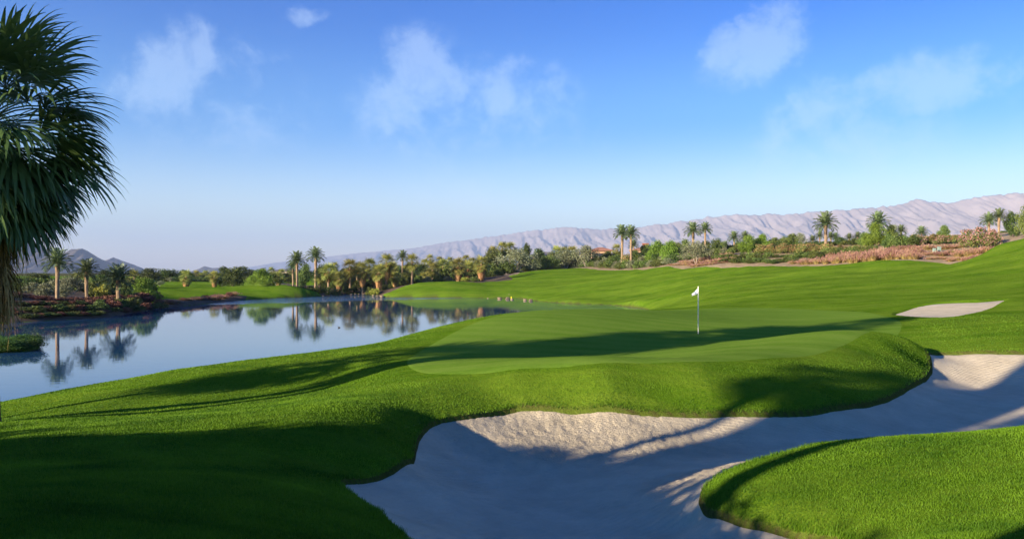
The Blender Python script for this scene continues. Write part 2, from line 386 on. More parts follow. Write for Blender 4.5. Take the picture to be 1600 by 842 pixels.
def smooth_closed(poly, n=6):
    P = np.array([p[:2] for p in poly], float); out = []
    m = len(P)
    for i in range(m):
        p0, p1, p2, p3 = P[i-1], P[i], P[(i+1) % m], P[(i+2) % m]
        for k in range(n):
            t = k/n
            # centripetal-like Catmull-Rom with limited tangents
            l = np.linalg.norm(p2-p1)+1e-6
            t1 = (p2-p0); t1 = t1/(np.linalg.norm(t1)+1e-6)*l*0.9*min(1, 2*np.linalg.norm(p1-p0)/l)
            t2 = (p3-p1); t2 = t2/(np.linalg.norm(t2)+1e-6)*l*0.9*min(1, 2*np.linalg.norm(p3-p2)/l)
            h = 2*t**3-3*t*t+1, t**3-2*t*t+t, -2*t**3+3*t*t, t**3-t*t
            out.append(h[0]*p1+h[1]*t1+h[2]*p2+h[3]*t2)
    return np.array(out)
def relax(P, n):
    for _ in range(n): P = 0.5*P+0.25*(np.roll(P, 1, 0)+np.roll(P, -1, 0))
    return P
def sdf(poly, x, y):
    """signed distance, positive inside"""
    x = np.asarray(x, float); y = np.asarray(y, float)
    shp = x.shape; x = x.ravel(); y = y.ravel()
    d2 = np.full(x.shape, 1e18); ins = np.zeros(x.shape, bool)
    n = len(poly)
    for i in range(n):
        ax, ay = poly[i]; bx, by = poly[(i+1) % n]
        ex, ey = bx-ax, by-ay; L2 = ex*ex+ey*ey+1e-12
        t = np.clip(((x-ax)*ex+(y-ay)*ey)/L2, 0, 1)
        dx = x-ax-t*ex; dy = y-ay-t*ey
        np.minimum(d2, dx*dx+dy*dy, out=d2)
        if ay != by:
            c = ((ay > y) != (by > y)) & (x < ex*(y-ay)/(by-ay)+ax)
            ins ^= c
    d = np.sqrt(d2); return np.where(ins, d, -d).reshape(shp)
POND_S = smooth_closed(POND, 3)
# shoreline anchors for the land
for p in POND:
    if abs(p[0]) < 0.75*p[1]+6: pts.append((p[0], p[1], 0.22 if p[1] > 62 else 0.12))

pts = np.array(pts, float)
def warp(x, y):
    th = np.arctan2(x, y); r = np.sqrt(x*x+y*y)
    return th*1.0, np.log(np.maximum(r, 1.2))
def tps_fit(P):
    u, v = warp(P[:, 0], P[:, 1]); n = len(P)
    d2 = (u[:, None]-u)**2+(v[:, None]-v)**2
    K = 0.5*d2*np.log(d2+1e-12)+np.eye(n)*TPS_LAM
    Q = np.c_[np.ones(n), u, v]; A_ = np.zeros((n+3, n+3)); A_[:n, :n] = K; A_[:n, n:] = Q; A_[n:, :n] = Q.T
    w = np.linalg.solve(A_, np.r_[P[:, 2], 0, 0, 0]); return u, v, w
TPS_LAM = 2e-5
TU, TV, TW = tps_fit(pts)
def sstep(t): t = np.clip(t, 0, 1); return t*t*(3-2*t)

# ---- outlines on the land (found by walking along the sight line until it meets the land)
def h_tps(x, y):
    x = np.asarray(x, float); y = np.asarray(y, float); shp = x.shape
    u, v = warp(x.ravel(), y.ravel()); z = TW[-3]+TW[-2]*u+TW[-1]*v
    for i in range(len(TU)):
        d2 = (u-TU[i])**2+(v-TV[i])**2
        z = z+TW[i]*0.5*d2*np.log(d2+1e-12)
    r = np.sqrt(x.ravel()**2+y.ravel()**2)
    f = sstep((r-450)/250); z = z*(1-f)+3.0*f
    return z.reshape(shp)
def land_hit(px, py, dmin=4.0, dmax=260.0):
    d = np.exp(np.linspace(math.log(dmin), math.log(dmax), 900))
    x = (px-800)/F*d; line = EYE-(py-HZ)/F*d; z = h_tps(x, d)
    k = np.argmax(z >= line)
    if not (z >= line).any(): k = np.argmin(line-z)
    if k > 0:
        a = line[k-1]-z[k-1]; b = line[k]-z[k]; t = a/(a-b+1e-9); dd = d[k-1]+(d[k]-d[k-1])*min(max(t, 0), 1)
    else: dd = d[k]
    return ((px-800)/F*dd, dd)

bunker_px = [(800,636),(830,634),(900,640),(1000,645),(1100,645),(1200,646),(1300,641),(1360,629),(1410,611),(1445,592),(1456,574)]
BUNK = [A(*p)[:2] for p in [(522,744,1.85),(560,737,1.82),(600,727,1.75),(630,713,1.68),(648,700,1.62),(651,684,1.58),(664,668,1.58),(682,657,1.6),(740,648,1.62)]]+[land_hit(*p) for p in bunker_px]
BUNK += [A(1450,560,1.75)[:2],A(1440,549,1.9)[:2],A(1480,548,1.93)[:2],A(1600,550,1.95)[:2],A(1800,552,2.0)[:2],(36,26),(27,17.5),
         C3(1750,16.3,0)[:2],C3(1600,16.1,0)[:2],C3(1400,15.4,0)[:2],C3(1300,14.7,0)[:2]]
BUNK += [land_hit(*q) for q in [(1250,700),(1200,712),(1150,728),(1115,747),(1092,768)]]+[A(1096,786,1.48)[:2],A(1120,801,1.5)[:2],A(1160,814,1.52)[:2],A(1210,825,1.55)[:2],A(1290,838,1.6)[:2],A(1350,848,1.65)[:2]]
BUNK += [A(1420,900,1.85)[:2],
         C3(1200,6.2,0)[:2],C3(1000,6.1,0)[:2],C3(820,6.3,0)[:2],A(715,905,1.95)[:2]]+[land_hit(*q) for q in [(640,842),(605,808),(562,775)]]
BUNK_S = relax(smooth_closed(BUNK, 5), 9)
BUNK2 = [land_hit(*p) for p in [(1393,490),(1412,483),(1440,475),(1480,470.5),(1530,469),(1572,466),(1562,474),(1540,483),(1510,491),(1470,495.5),(1425,494)]]
BUNK2_S = smooth_closed(BUNK2, 5)
GREEN = [A(p[0], p[1], 2.19 if p[1] > 545 else 2.17 if p[0] < 1250 else 2.24)[:2] for p in [(720,583),(800,588),(950,587),(1100,581),(1250,567),(1330,550),(1375,533),(1420,515),(1385,500),(1330,488),(1200,483),(1080,482.5),(980,485.5),(900,494),(800,507),(740,520),(680,535),(635,551),(640,570),(670,579)]]
GREEN_S = relax(smooth_closed(GREEN, 5), 14)
far_edge = [B(*c)[:2] for c in CREST2 if c[0] >= 790]
BED_R = [(p[0]*1.008, p[1]*1.008) for p in far_edge]+[(150,150),(250,230),(120,420),(-20,330),(-8,205)]
BED_RS = smooth_closed(BED_R, 3)
BED_L = [w0(-20,504),w0(60,502),w0(150,497),w0(200,490),w0(250,482),w0(300,477),w0(345,472),w0(372,470)]
BED_L = [(p[0]+0.6, p[1]-0.6) for p in BED_L]+[B(372,464,146)[:2],B(330,463,138)[:2],B(250,463,118)[:2],B(235,452,140)[:2],B(200,445,190)[:2],(-160,220),(-140,80)]
BED_LS = smooth_closed(BED_L, 3)
BED_M = [w0(592,462.5),w0(560,460),w0(520,461),w0(500,463.5),w0(505,459),w0(450,457),w0(455,449),(-60,215),(-20,250),(0,185)]+[B(740,441,173)[:2],B(700,439,175)[:2],B(650,440,176)[:2],B(625,447,172)[:2]]
BED_MS = smooth_closed(BED_M, 2)

def height(x, y, carve=True):
    x = np.asarray(x, float); y = np.asarray(y, float)
    r = np.sqrt(x*x+y*y); z = h_tps(x, y)
    green = sdf(GREEN_S, x, y); bk = sdf(BUNK_S, x, y)
    calm = sstep((-green)/5.0)                     # the putting surface stays smooth
    th = np.arctan2(x, y)
    dry = 1-sstep((bk+0.4)/0.8)
    z = z+calm*dry*(0.028*fbm(x/2.6, y/2.6, 3, 3)+0.06*fbm(x/7.0, y/7.0, 2, 9)*sstep((r-9)/10))
    z = z+calm*sstep((r-70)/50)*(1-sstep((r-400)/200))*0.42*fbm(x/19.0, y/10.0, 3, 5)
    far = sstep((r-190)/80)*(1-sstep((r-500)/150)); z = z+far*0.5*fbm(x/30.0, y/22.0, 2, 8)
    pd = sdf(POND_S, x, y)
    w = np.where(y > 62, 1.2, 0.7)
    t = np.clip(-pd/w, 0, 1); t = 1-(1-t)**2
    z = np.where(pd > 0, -0.03-0.35*np.minimum(pd, 6), 0.03+(np.maximum(z, 0.15)-0.03)*t)
    if carve:
        cell = np.maximum(0.07, r*0.008)
        for s, lip in ((bk, 0.30), (sdf(BUNK2_S, x, y), 0.30)):
            z = z-lip*sstep((s+0.02)/cell)
    return z, pd, bk, green

def ground_z(x, y):
    z, *_ = height(np.array([float(x)]), np.array([float(y)])); return float(z[0])

th_front = np.radians(np.arange(-41, 41.001, 0.125))
th_back = np.radians(np.arange(43, 318, 3.0))
TH = np.concatenate([th_front, th_back])
rs = [1.0]
while rs[-1] < 30000:
    r = rs[-1]; rs.append(r*(1.02 if r < 5 else 1.0062 if r < 42 else 1.009 if r < 60 else 1.012 if r < 260 else 1.05))
RS = np.array(rs)
GR, GT = np.meshgrid(RS, TH, indexing='ij')
GX = GR*np.sin(GT); GY = GR*np.cos(GT)
GZ, G_PD, G_BK, G_GR = height(GX, GY)
nr, nth = GX.shape
vid = np.arange(nr*nth).reshape(nr, nth)
j1 = (np.arange(nth)+1) % nth
quads = np.stack([vid[:-1, :], vid[:-1, :][:, j1], vid[1:, :][:, j1], vid[1:, :]], -1).reshape(-1, 4)[:, ::-1]
soil = np.clip(1-np.abs(G_BK+0.0)/np.maximum(0.06, GR*0.006), 0, 1)*0.85
soil = np.maximum(soil, sstep((G_PD+0.35)/0.4)*0.8)
soil = np.maximum(soil, sstep((GR-420)/100)*0.8)
verts = np.stack([GX, GY, GZ], -1).reshape(-1, 3)
centre = len(verts)
verts = np.concatenate([verts, [[0, 0, float(GZ[0].mean())]]])
fan = np.stack([np.full(nth, centre), vid[0][j1], vid[0]], -1)
loops = np.concatenate([quads.reshape(-1), fan.reshape(-1)])
totals = np.concatenate([np.full(len(quads), 4), np.full(len(fan), 3)])
starts = np.concatenate([[0], np.cumsum(totals)[:-1]])
me = new_mesh('ground', verts, loops=loops, starts=starts, totals=totals, smooth=True, mats=[M_GROUND],
              attrs={'soil': ('POINT', np.append(soil.reshape(-1), 0))})
tag(obj('ground', me), 'rolling mown golf course turf with bare soil beyond', kind='structure')

def sheet(name, sd, lift, under, mat, extra=None, zbase=None, label=None, slope=0.12):
    """a thin layer that follows the land and dips below it outside its outline"""
    cell = GR*0.012+0.03
    z = (GZ if zbase is None else zbase)+np.clip(lift+sd*slope, -under, lift)
    keepv = sd > -(cell*3+0.15)
    q = quads.reshape(-1, 4); k = keepv.reshape(-1)[q].any(1); q = q[k]
    used, inv = np.unique(q, return_inverse=True)
    V = np.stack([GX, GY, z], -1).reshape(-1, 3)[used]
    at = {a: ('POINT', v.reshape(-1)[used]) for a, v in (extra or {}).items()}
    me = new_mesh(name, V, inv.reshape(-1, 4), smooth=True, mats=[mat], attrs=at)
    return tag(obj(name, me), label, kind='structure')

# sand: its own surface inside the carved hollows
zc = h_tps(GX, GY)
rough_zone = np.exp(-(((GX-1.8)/3.0)**2+((GY-17.4)/1.5)**2))+np.exp(-(((GX-3.4)/1.3)**2+((GY-13.6)/0.9)**2))*0.8
rough_zone = np.clip(rough_zone*1.3+0.06, 0, 1)
wave = np.sqrt((GX-3.2)**2*1.1+(GY-9.5)**2)
sand_z = zc-0.085+0.012*fbm(GX/0.8, GY/0.8, 3, 21)+rough_zone*0.03*fbm(GX/0.22, GY/0.22, 3, 25)
sheet('bunker_sand', G_BK, 0.0, 0.6, M_SAND, {'rough': rough_zone, 'rake': wave}, zbase=sand_z, label='pale raked sand of the large winding greenside bunker', slope=0.5)
b2 = sdf(BUNK2_S, GX, GY)
sheet('bunker_sand', b2, 0.0, 0.6, M_SAND, {'rough': np.full(GX.shape, 0.05), 'rake': wave}, zbase=zc-0.12, label='small sunlit sand bunker beyond the green on the right', slope=0.5)
sheet('putting_green', G_GR, 0.006, 0.2, M_GREEN, label='smooth close mown putting green around the flagstick')
sheet('planting_bed', sdf(BED_RS, GX, GY), 0.03, 0.4, M_BED, label='sandy planting bed along the top of the right fairway')
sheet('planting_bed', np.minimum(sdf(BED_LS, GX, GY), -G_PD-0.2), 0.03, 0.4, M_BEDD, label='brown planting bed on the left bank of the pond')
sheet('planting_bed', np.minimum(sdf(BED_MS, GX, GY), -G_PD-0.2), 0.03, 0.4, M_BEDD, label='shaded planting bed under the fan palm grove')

wm = new_mesh('pond_water', [(-140, 10, 0), (60, 10, 0), (60, 210, 0), (-140, 210, 0)], np.array([[0, 1, 2, 3]]), mats=[M_WATER])
tag(obj('pond_water', wm), 'calm blue pond reflecting sky and palms', kind='structure')

# ------------------------------------------------------------------ mountains
def mountain(name, label, prof, d0, depth, mat, seed, rug, nx=520, ny=130, recede=None):
    """one range: a crest line (px, py) at distance d0, spurs and gullies running down towards the valley"""
    pxs = np.array([p[0] for p in prof], float); pys = np.array([p[1] for p in prof], float)
    px = np.linspace(pxs[0], pxs[-1], nx); t = np.linspace(0, 1.25, ny)
    PX, T = np.meshgrid(px, t)
    if recede is not None: d0 = np.interp(PX, *recede)
    crest = (HZ-np.interp(PX, pxs, pys))/F*d0+EYE
    D = d0-depth*(1-T)
    X = (PX-800)/F*d0; d0 = 13000 if recede is not None else d0
    k = rug
    lat = X/(d0*0.021)
    wob = fbm(lat*0.5, T*2.0, 3, seed+2)
    r1 = 1-np.abs(fbm(lat*0.55+wob*0.5+T*0.5, T*0.9, 2, seed)); r2 = 1-np.abs(fbm(lat*1.5+wob+T*0.9, T*2.0, 4, seed+5))
    base = np.where(T <= 1, T**1.25, 1-(T-1)*1.6)
    env = np.clip(base*(1-base)*4, 0, 1)*(1-0.6*base)
    z = crest*(base*(1-0.62*k*(1-r1)*env-0.10*k)+env*0.34*k*(r2-0.68))+crest*0.035*k*(fbm(lat*3, T*7, 4, seed+9))*base
    z = z+crest*0.10*k*base
    edge = np.clip(np.minimum(PX-pxs[0], pxs[-1]-PX)/30.0, 0, 1); z = z*edge-20*(1-edge)-5
    V = np.stack([X, D, z], -1).reshape(-1, 3)
    ids = np.arange(nx*ny).reshape(ny, nx)
    q = np.stack([ids[:-1, :-1], ids[:-1, 1:], ids[1:, 1:], ids[1:, :-1]], -1).reshape(-1, 4)
    me = new_mesh(name, V, q, smooth=True, mats=[mat])
    return tag(obj(name, me), label, kind='structure')
def rock_mat(name, a, b_, sc):
    m, nt, b, out = material(name)
    n = node_noise(nt, sc, 8, 0.65)
    nt.links.new(node_ramp(nt, n, [(0.35, a), (0.65, b_)]), b.inputs['Base Color'])
    b.inputs['Roughness'].default_value = 1.0; b.inputs['Specular IOR Level'].default_value = 0.0
    node_bump(nt, b, node_noise(nt, sc*2, 8, 0.7), 0.8, 30.0/(sc*1000))
    return m
M_MTN = rock_mat('desert mountain rock', (0.27, 0.215, 0.185), (0.39, 0.315, 0.275), 0.002)
M_MTN2 = rock_mat('dark hill rock', (0.10, 0.085, 0.08), (0.17, 0.14, 0.12), 0.006)
mountain('mountains', 'long pale lavender desert mountain range across the right horizon',
         [(330,428),(430,410),(500,402),(560,395),(640,388),(700,378),(780,367),(830,360),(870,356),(900,355),(940,359),(1000,354),(1050,348),(1100,340),(1150,336),(1200,334),(1235,335),(1270,331),(1330,327),(1400,320),(1425,313),(1440,311),(1462,316),(1485,317),(1510,309),(1530,305),(1560,303),(1600,299),(1700,298),(1900,305),(2200,330)],
         13000, 4000, M_MTN, 3, 0.75, nx=900, recede=([300, 600, 900, 1250, 1600, 2200], [27000, 23000, 18000, 14500, 11800, 10500]))
mountain('hills', 'dark blue rugged hill behind the left bank trees', [(-500,420),(-300,350),(-150,322),(-50,345),(0,352),(40,368),(70,386),(95,395),(115,388),(130,387),(140,393),(155,402),(172,412),(200,425),(230,430)], 5200, 900, M_MTN2, 14, 0.9, nx=300, ny=60)
mountain('hills', 'small pointed hill right of the dark left hill', [(120,428),(150,418),(165,406),(178,401),(190,406),(205,411),(225,419),(250,428)], 7000, 700, M_MTN2, 24, 0.8, nx=160, ny=50)
mountain('hills', 'tiny low blue hill on the left horizon', [(285,429),(308,420),(320,415),(332,418),(345,417),(362,424),(385,429)], 8000, 500, M_MTN2, 34, 0.6, nx=120, ny=40)

# ------------------------------------------------------------------ haze
def haze_box():
    x0, x1, y0, y1, z0, z1 = -14000, 15500, -400, 29500, -8, 1350
    V = [(x0,y0,z0),(x1,y0,z0),(x1,y1,z0),(x0,y1,z0),(x0,y0,z1),(x1,y0,z1),(x1,y1,z1),(x0,y1,z1)]
    Fc = np.array([[3,2,1,0],[4,5,6,7],[0,1,5,4],[1,2,6,5],[2,3,7,6],[3,0,4,7]])
    m = bpy.data.materials.new('haze air'); m.use_nodes = True; nt = m.node_tree; nt.nodes.clear()
    out = nt.nodes.new('ShaderNodeOutputMaterial'); v = nt.nodes.new('ShaderNodeVolumePrincipled')
    v.inputs['Color'].default_value = HAZE_COL; v.inputs['Density'].default_value = HAZE_D; v.inputs['Anisotropy'].default_value = 0.0
    nt.links.new(v.outputs[0], out.inputs['Volume'])
    tag(obj('haze', new_mesh('haze', V, Fc, mats=[m])), 'thin pale air over the whole valley', kind='stuff')
HAZE_COL = (0.50, 0.65, 0.93, 1); HAZE_D = 0.000062
haze_box()

# ------------------------------------------------------------------ plant building blocks
class Acc:
    def __init__(s): s.v = []; s.f = []; s.t = []; s.m = []
    def add(s, vs, fs, tone=0.5, mi=0):
        b = len(s.v); s.v.extend(vs)
        for f in fs: s.f.append([i+b for i in f]); s.m.append(mi)
        if hasattr(tone, '__len__'): s.t.extend(tone)
        else: s.t.extend([tone]*len(vs))
    def mesh(s, name, mats, smooth=False):
        return new_mesh(name, np.array([tuple(p) for p in s.v]), s.f, smooth=smooth, mats=mats, midx=s.m, attrs={'tone': ('POINT', s.t)})
def nrm(v): v = np.asarray(v, float); return v/(np.linalg.norm(v)+1e-9)
DOWN = np.array([0, 0, -1.0]); UP = np.array([0, 0, 1.0])

def tube(acc, path, radii, n=7, tone=0.5, mi=0, cap=True, lump=0.0, rs=None):
    path = [np.asarray(p, float) for p in path]; rings = []
    for i, p in enumerate(path):
        d = nrm(path[min(i+1, len(path)-1)]-path[max(i-1, 0)])
        a = nrm(np.cross(d, [0.13, 1, 0.07])); b = np.cross(d, a)
        k = []
        for j in range(n):
            r = radii[i]*(1+(lump*rs.uniform(-1, 1) if rs is not None else 0)); an = 2*pi*j/n
            k.append(p+a*cos(an)*r+b*sin(an)*r)
        rings.append(k)
    vs = [q for k in rings for q in k]; fs = []
    for i in range(len(rings)-1):
        for j in range(n): fs.append([i*n+j, i*n+(j+1) % n, (i+1)*n+(j+1) % n, (i+1)*n+j])
    if cap: fs.append([(len(rings)-1)*n+j for j in range(n)])
    acc.add(vs, fs, tone, mi)

def fan_leaf(acc, base, d0, rs, petiole, R, nseg, arc, grav, tipg, tone, steps=4, pet_r=0.02, mi=0, split=0.5, gap=0.9, pmi=None):
    """a costapalmate leaf: arching stalk, joined blade, then free drooping segment tips"""
    p = np.array(base, float); d = nrm(d0); path = [p.copy()]
    for k in range(4):
        d = nrm(d+DOWN*grav*0.25); p = p+d*petiole/4; path.append(p.copy())
    tube(acc, path, [pet_r]*5, 3, tone, mi if pmi is None else pmi, cap=False)
    side = nrm(np.cross(d, UP+0.001)); up = nrm(np.cross(side, d))
    roll = rs.uniform(-0.5, 0.5); side, up = side*cos(roll)+up*sin(roll), up*cos(roll)-side*sin(roll)
    dphi = arc/nseg
    for s in range(nseg):
        phi = -arc/2+dphi*(s+0.5)
        sd = nrm(d*cos(phi)+side*sin(phi)+up*(0.25*abs(sin(phi))+(0.06 if s % 2 else -0.06)))
        q = p.copy(); dd = sd.copy(); wd = nrm(-d*sin(phi)+side*cos(phi))
        L = R*(0.72+0.28*cos(phi*0.8))*rs.uniform(0.92, 1.06)
        vs = []; tn = []
        for k in range(steps+1):
            t = k/steps
            rr = L*t
            w = rr*math.tan(dphi/2)*gap if t <= split else L*split*math.tan(dphi/2)*gap*(1-(t-split)/(1-split))**0.8
            w = max(w, 0.004)
            vs += [q-wd*w, q+wd*w]; tt = min(1, max(0, tone+rs.uniform(-.08, .08)+0.12*(s % 2))); tn += [tt, tt]
            g = tipg*(0.15+max(0, t-split*0.7)*2.2)
            dd = nrm(dd+DOWN*g/steps+np.array(rs.uniform(-1, 1, 3))*0.03)
            q = q+dd*L/steps
        acc.add(vs, [[2*k, 2*k+1, 2*k+3, 2*k+2] for k in range(steps)], tn, mi)

def feather_leaf(acc, base, d0, rs, L, grav, nl, leafL, tone, mi=0, w=0.05):
    p = np.array(base, float); d = nrm(d0); n = 9; path = []; dirs = []
    for k in range(n+1):
        path.append(p.copy()); dirs.append(d.copy())
        d = nrm(d+DOWN*grav*(0.05+0.22*k/n)); p = p+d*L/n
    tube(acc, path, [0.035*(1-0.8*k/n)*w/0.05 for k in range(n+1)], 3, tone*0.8+0.2, mi, cap=False)
    for i in range(nl):
        t = 0.10+0.88*i/nl; k = min(n-1, int(t*n)); f = t*n-k
        q = path[k]*(1-f)+path[k+1]*f; d = dirs[k]
        side = nrm(np.cross(d, UP+0.001)); up = nrm(np.cross(side, d))
        ll = leafL*(0.55+0.9*sin(pi*min(1, t*0.8+0.18)))*(1 if t < .85 else .8)
        for sg in (-1, 1):
            ld = nrm(d*(0.55+0.5*t)+side*sg*0.95+up*rs.uniform(0.15, 0.6)+np.array(rs.uniform(-1, 1, 3))*0.12)
            mid = q+ld*ll*0.5; tip = q+ld*ll+DOWN*ll*0.22
            wv = nrm(np.cross(ld, up))*w
            tn = min(1, max(0, tone+rs.uniform(-.15, .15)))
            acc.add([q, mid-wv, tip, mid+wv], [[0, 1, 2, 3]], tn, mi)

def leaf_cloud(acc, centres, n, size, rs, mi=0, tone=(0.2, 0.8), flat=1.0, shell=0.55, aspect=0.6):
    """n leaf sprays spread through rounded clumps; centres = [(x, y, z, rx, ry, rz)]"""
    cs = np.array(centres, float); vol = (cs[:, 3]*cs[:, 4]*cs[:, 5])**0.67
    pick = rs.choice(len(cs), n, p=vol/vol.sum()); ct = rs.uniform(-0.2, 0.2, len(cs))
    u = rs.normal(size=(n, 3)); u /= np.linalg.norm(u, axis=1)[:, None]
    r = (shell+(1-shell)*rs.random(n)**0.7)*rs.uniform(0.75, 1.12, n); r[rs.random(n) < 0.2] *= rs.random()
    P = cs[pick, :3]+u*r[:, None]*cs[pick, 3:6]
    a = rs.normal(size=(n, 3)); a += u*0.3; a[:, 2] *= flat; a /= np.linalg.norm(a, axis=1)[:, None]
    b = np.cross(a, rs.normal(size=(n, 3))); b /= np.linalg.norm(b, axis=1)[:, None]
    s = size*rs.uniform(0.6, 1.4, n)[:, None]
    V = np.stack([P-a*s, P+b*s*aspect, P+a*s, P-b*s*aspect], 1).reshape(-1, 3)
    tn = np.clip(tone[0]+(tone[1]-tone[0])*rs.random(n)+ct[pick], 0, 1)
    b0 = len(acc.v); acc.v.extend(list(map(tuple, V)))
    acc.f.extend((np.arange(n*4).reshape(-1, 4)+b0).tolist()); acc.t.extend(np.repeat(tn, 4).tolist()); acc.m.extend([mi]*n)

M_BARK = simple_mat('grey brown bark', (0.17, 0.13, 0.10), 0.4, 8, 0.95, 0.6)
M_PBARK = simple_mat('palm trunk bark', (0.26, 0.18, 0.11), 0.4, 10, 0.95, 0.7)
M_PALEBARK = simple_mat('pale olive bark', (0.34, 0.29, 0.23), 0.3, 8, 0.95, 0.5)
M_DATE = leaf_mat('date palm fronds', (0.050, 0.085, 0.030), (0.17, 0.22, 0.085), 0.15, 0.1, 0.5, 0.3)
M_FAN = leaf_mat('fan palm fronds', (0.065, 0.095, 0.016), (0.36, 0.35, 0.08), 0.2, 0.15, 0.5, 0.3)
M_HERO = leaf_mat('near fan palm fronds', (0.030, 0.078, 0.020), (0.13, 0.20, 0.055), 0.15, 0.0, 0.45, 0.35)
M_THATCH = leaf_mat('dead palm thatch', (0.24, 0.12, 0.045), (0.50, 0.29, 0.13), 0.1, 0.1, 0.9, 0.05)
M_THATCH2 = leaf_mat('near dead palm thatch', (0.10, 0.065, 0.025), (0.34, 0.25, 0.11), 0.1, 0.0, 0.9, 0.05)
M_DARKLEAF = leaf_mat('dark evergreen leaves', (0.024, 0.046, 0.010), (0.115, 0.155, 0.030), 0.15, 0.15)
M_MIDLEAF = leaf_mat('mid green leaves', (0.055, 0.092, 0.018), (0.20, 0.24, 0.055), 0.2, 0.15)
M_BRIGHT = leaf_mat('bright willow leaves', (0.085, 0.15, 0.012), (0.24, 0.34, 0.045), 0.3, 0.12)
M_OLIVE = leaf_mat('silvery olive leaves', (0.11, 0.13, 0.065), (0.28, 0.29, 0.16), 0.15, 0.12)
M_PINK = leaf_mat('pink flowers', (0.40, 0.16, 0.14), (0.72, 0.42, 0.38), 0.2, 0.05)
M_RUST = leaf_mat('rusty dry flower heads', (0.24, 0.13, 0.05), (0.46, 0.30, 0.14), 0.2, 0.1)
M_STRAW = leaf_mat('straw grass blades', (0.22, 0.17, 0.05), (0.50, 0.38, 0.15), 0.25, 0.08)
M_PLUME = leaf_mat('purple grass plumes', (0.26, 0.12, 0.095), (0.52, 0.30, 0.225), 0.3, 0.08)
M_REDSHRUB = leaf_mat('red brown shrub leaves', (0.09, 0.035, 0.022), (0.24, 0.11, 0.07), 0.15, 0.12)
M_YELLOW = leaf_mat('yellow green leaves', (0.22, 0.24, 0.03), (0.42, 0.42, 0.07), 0.25, 0.1)

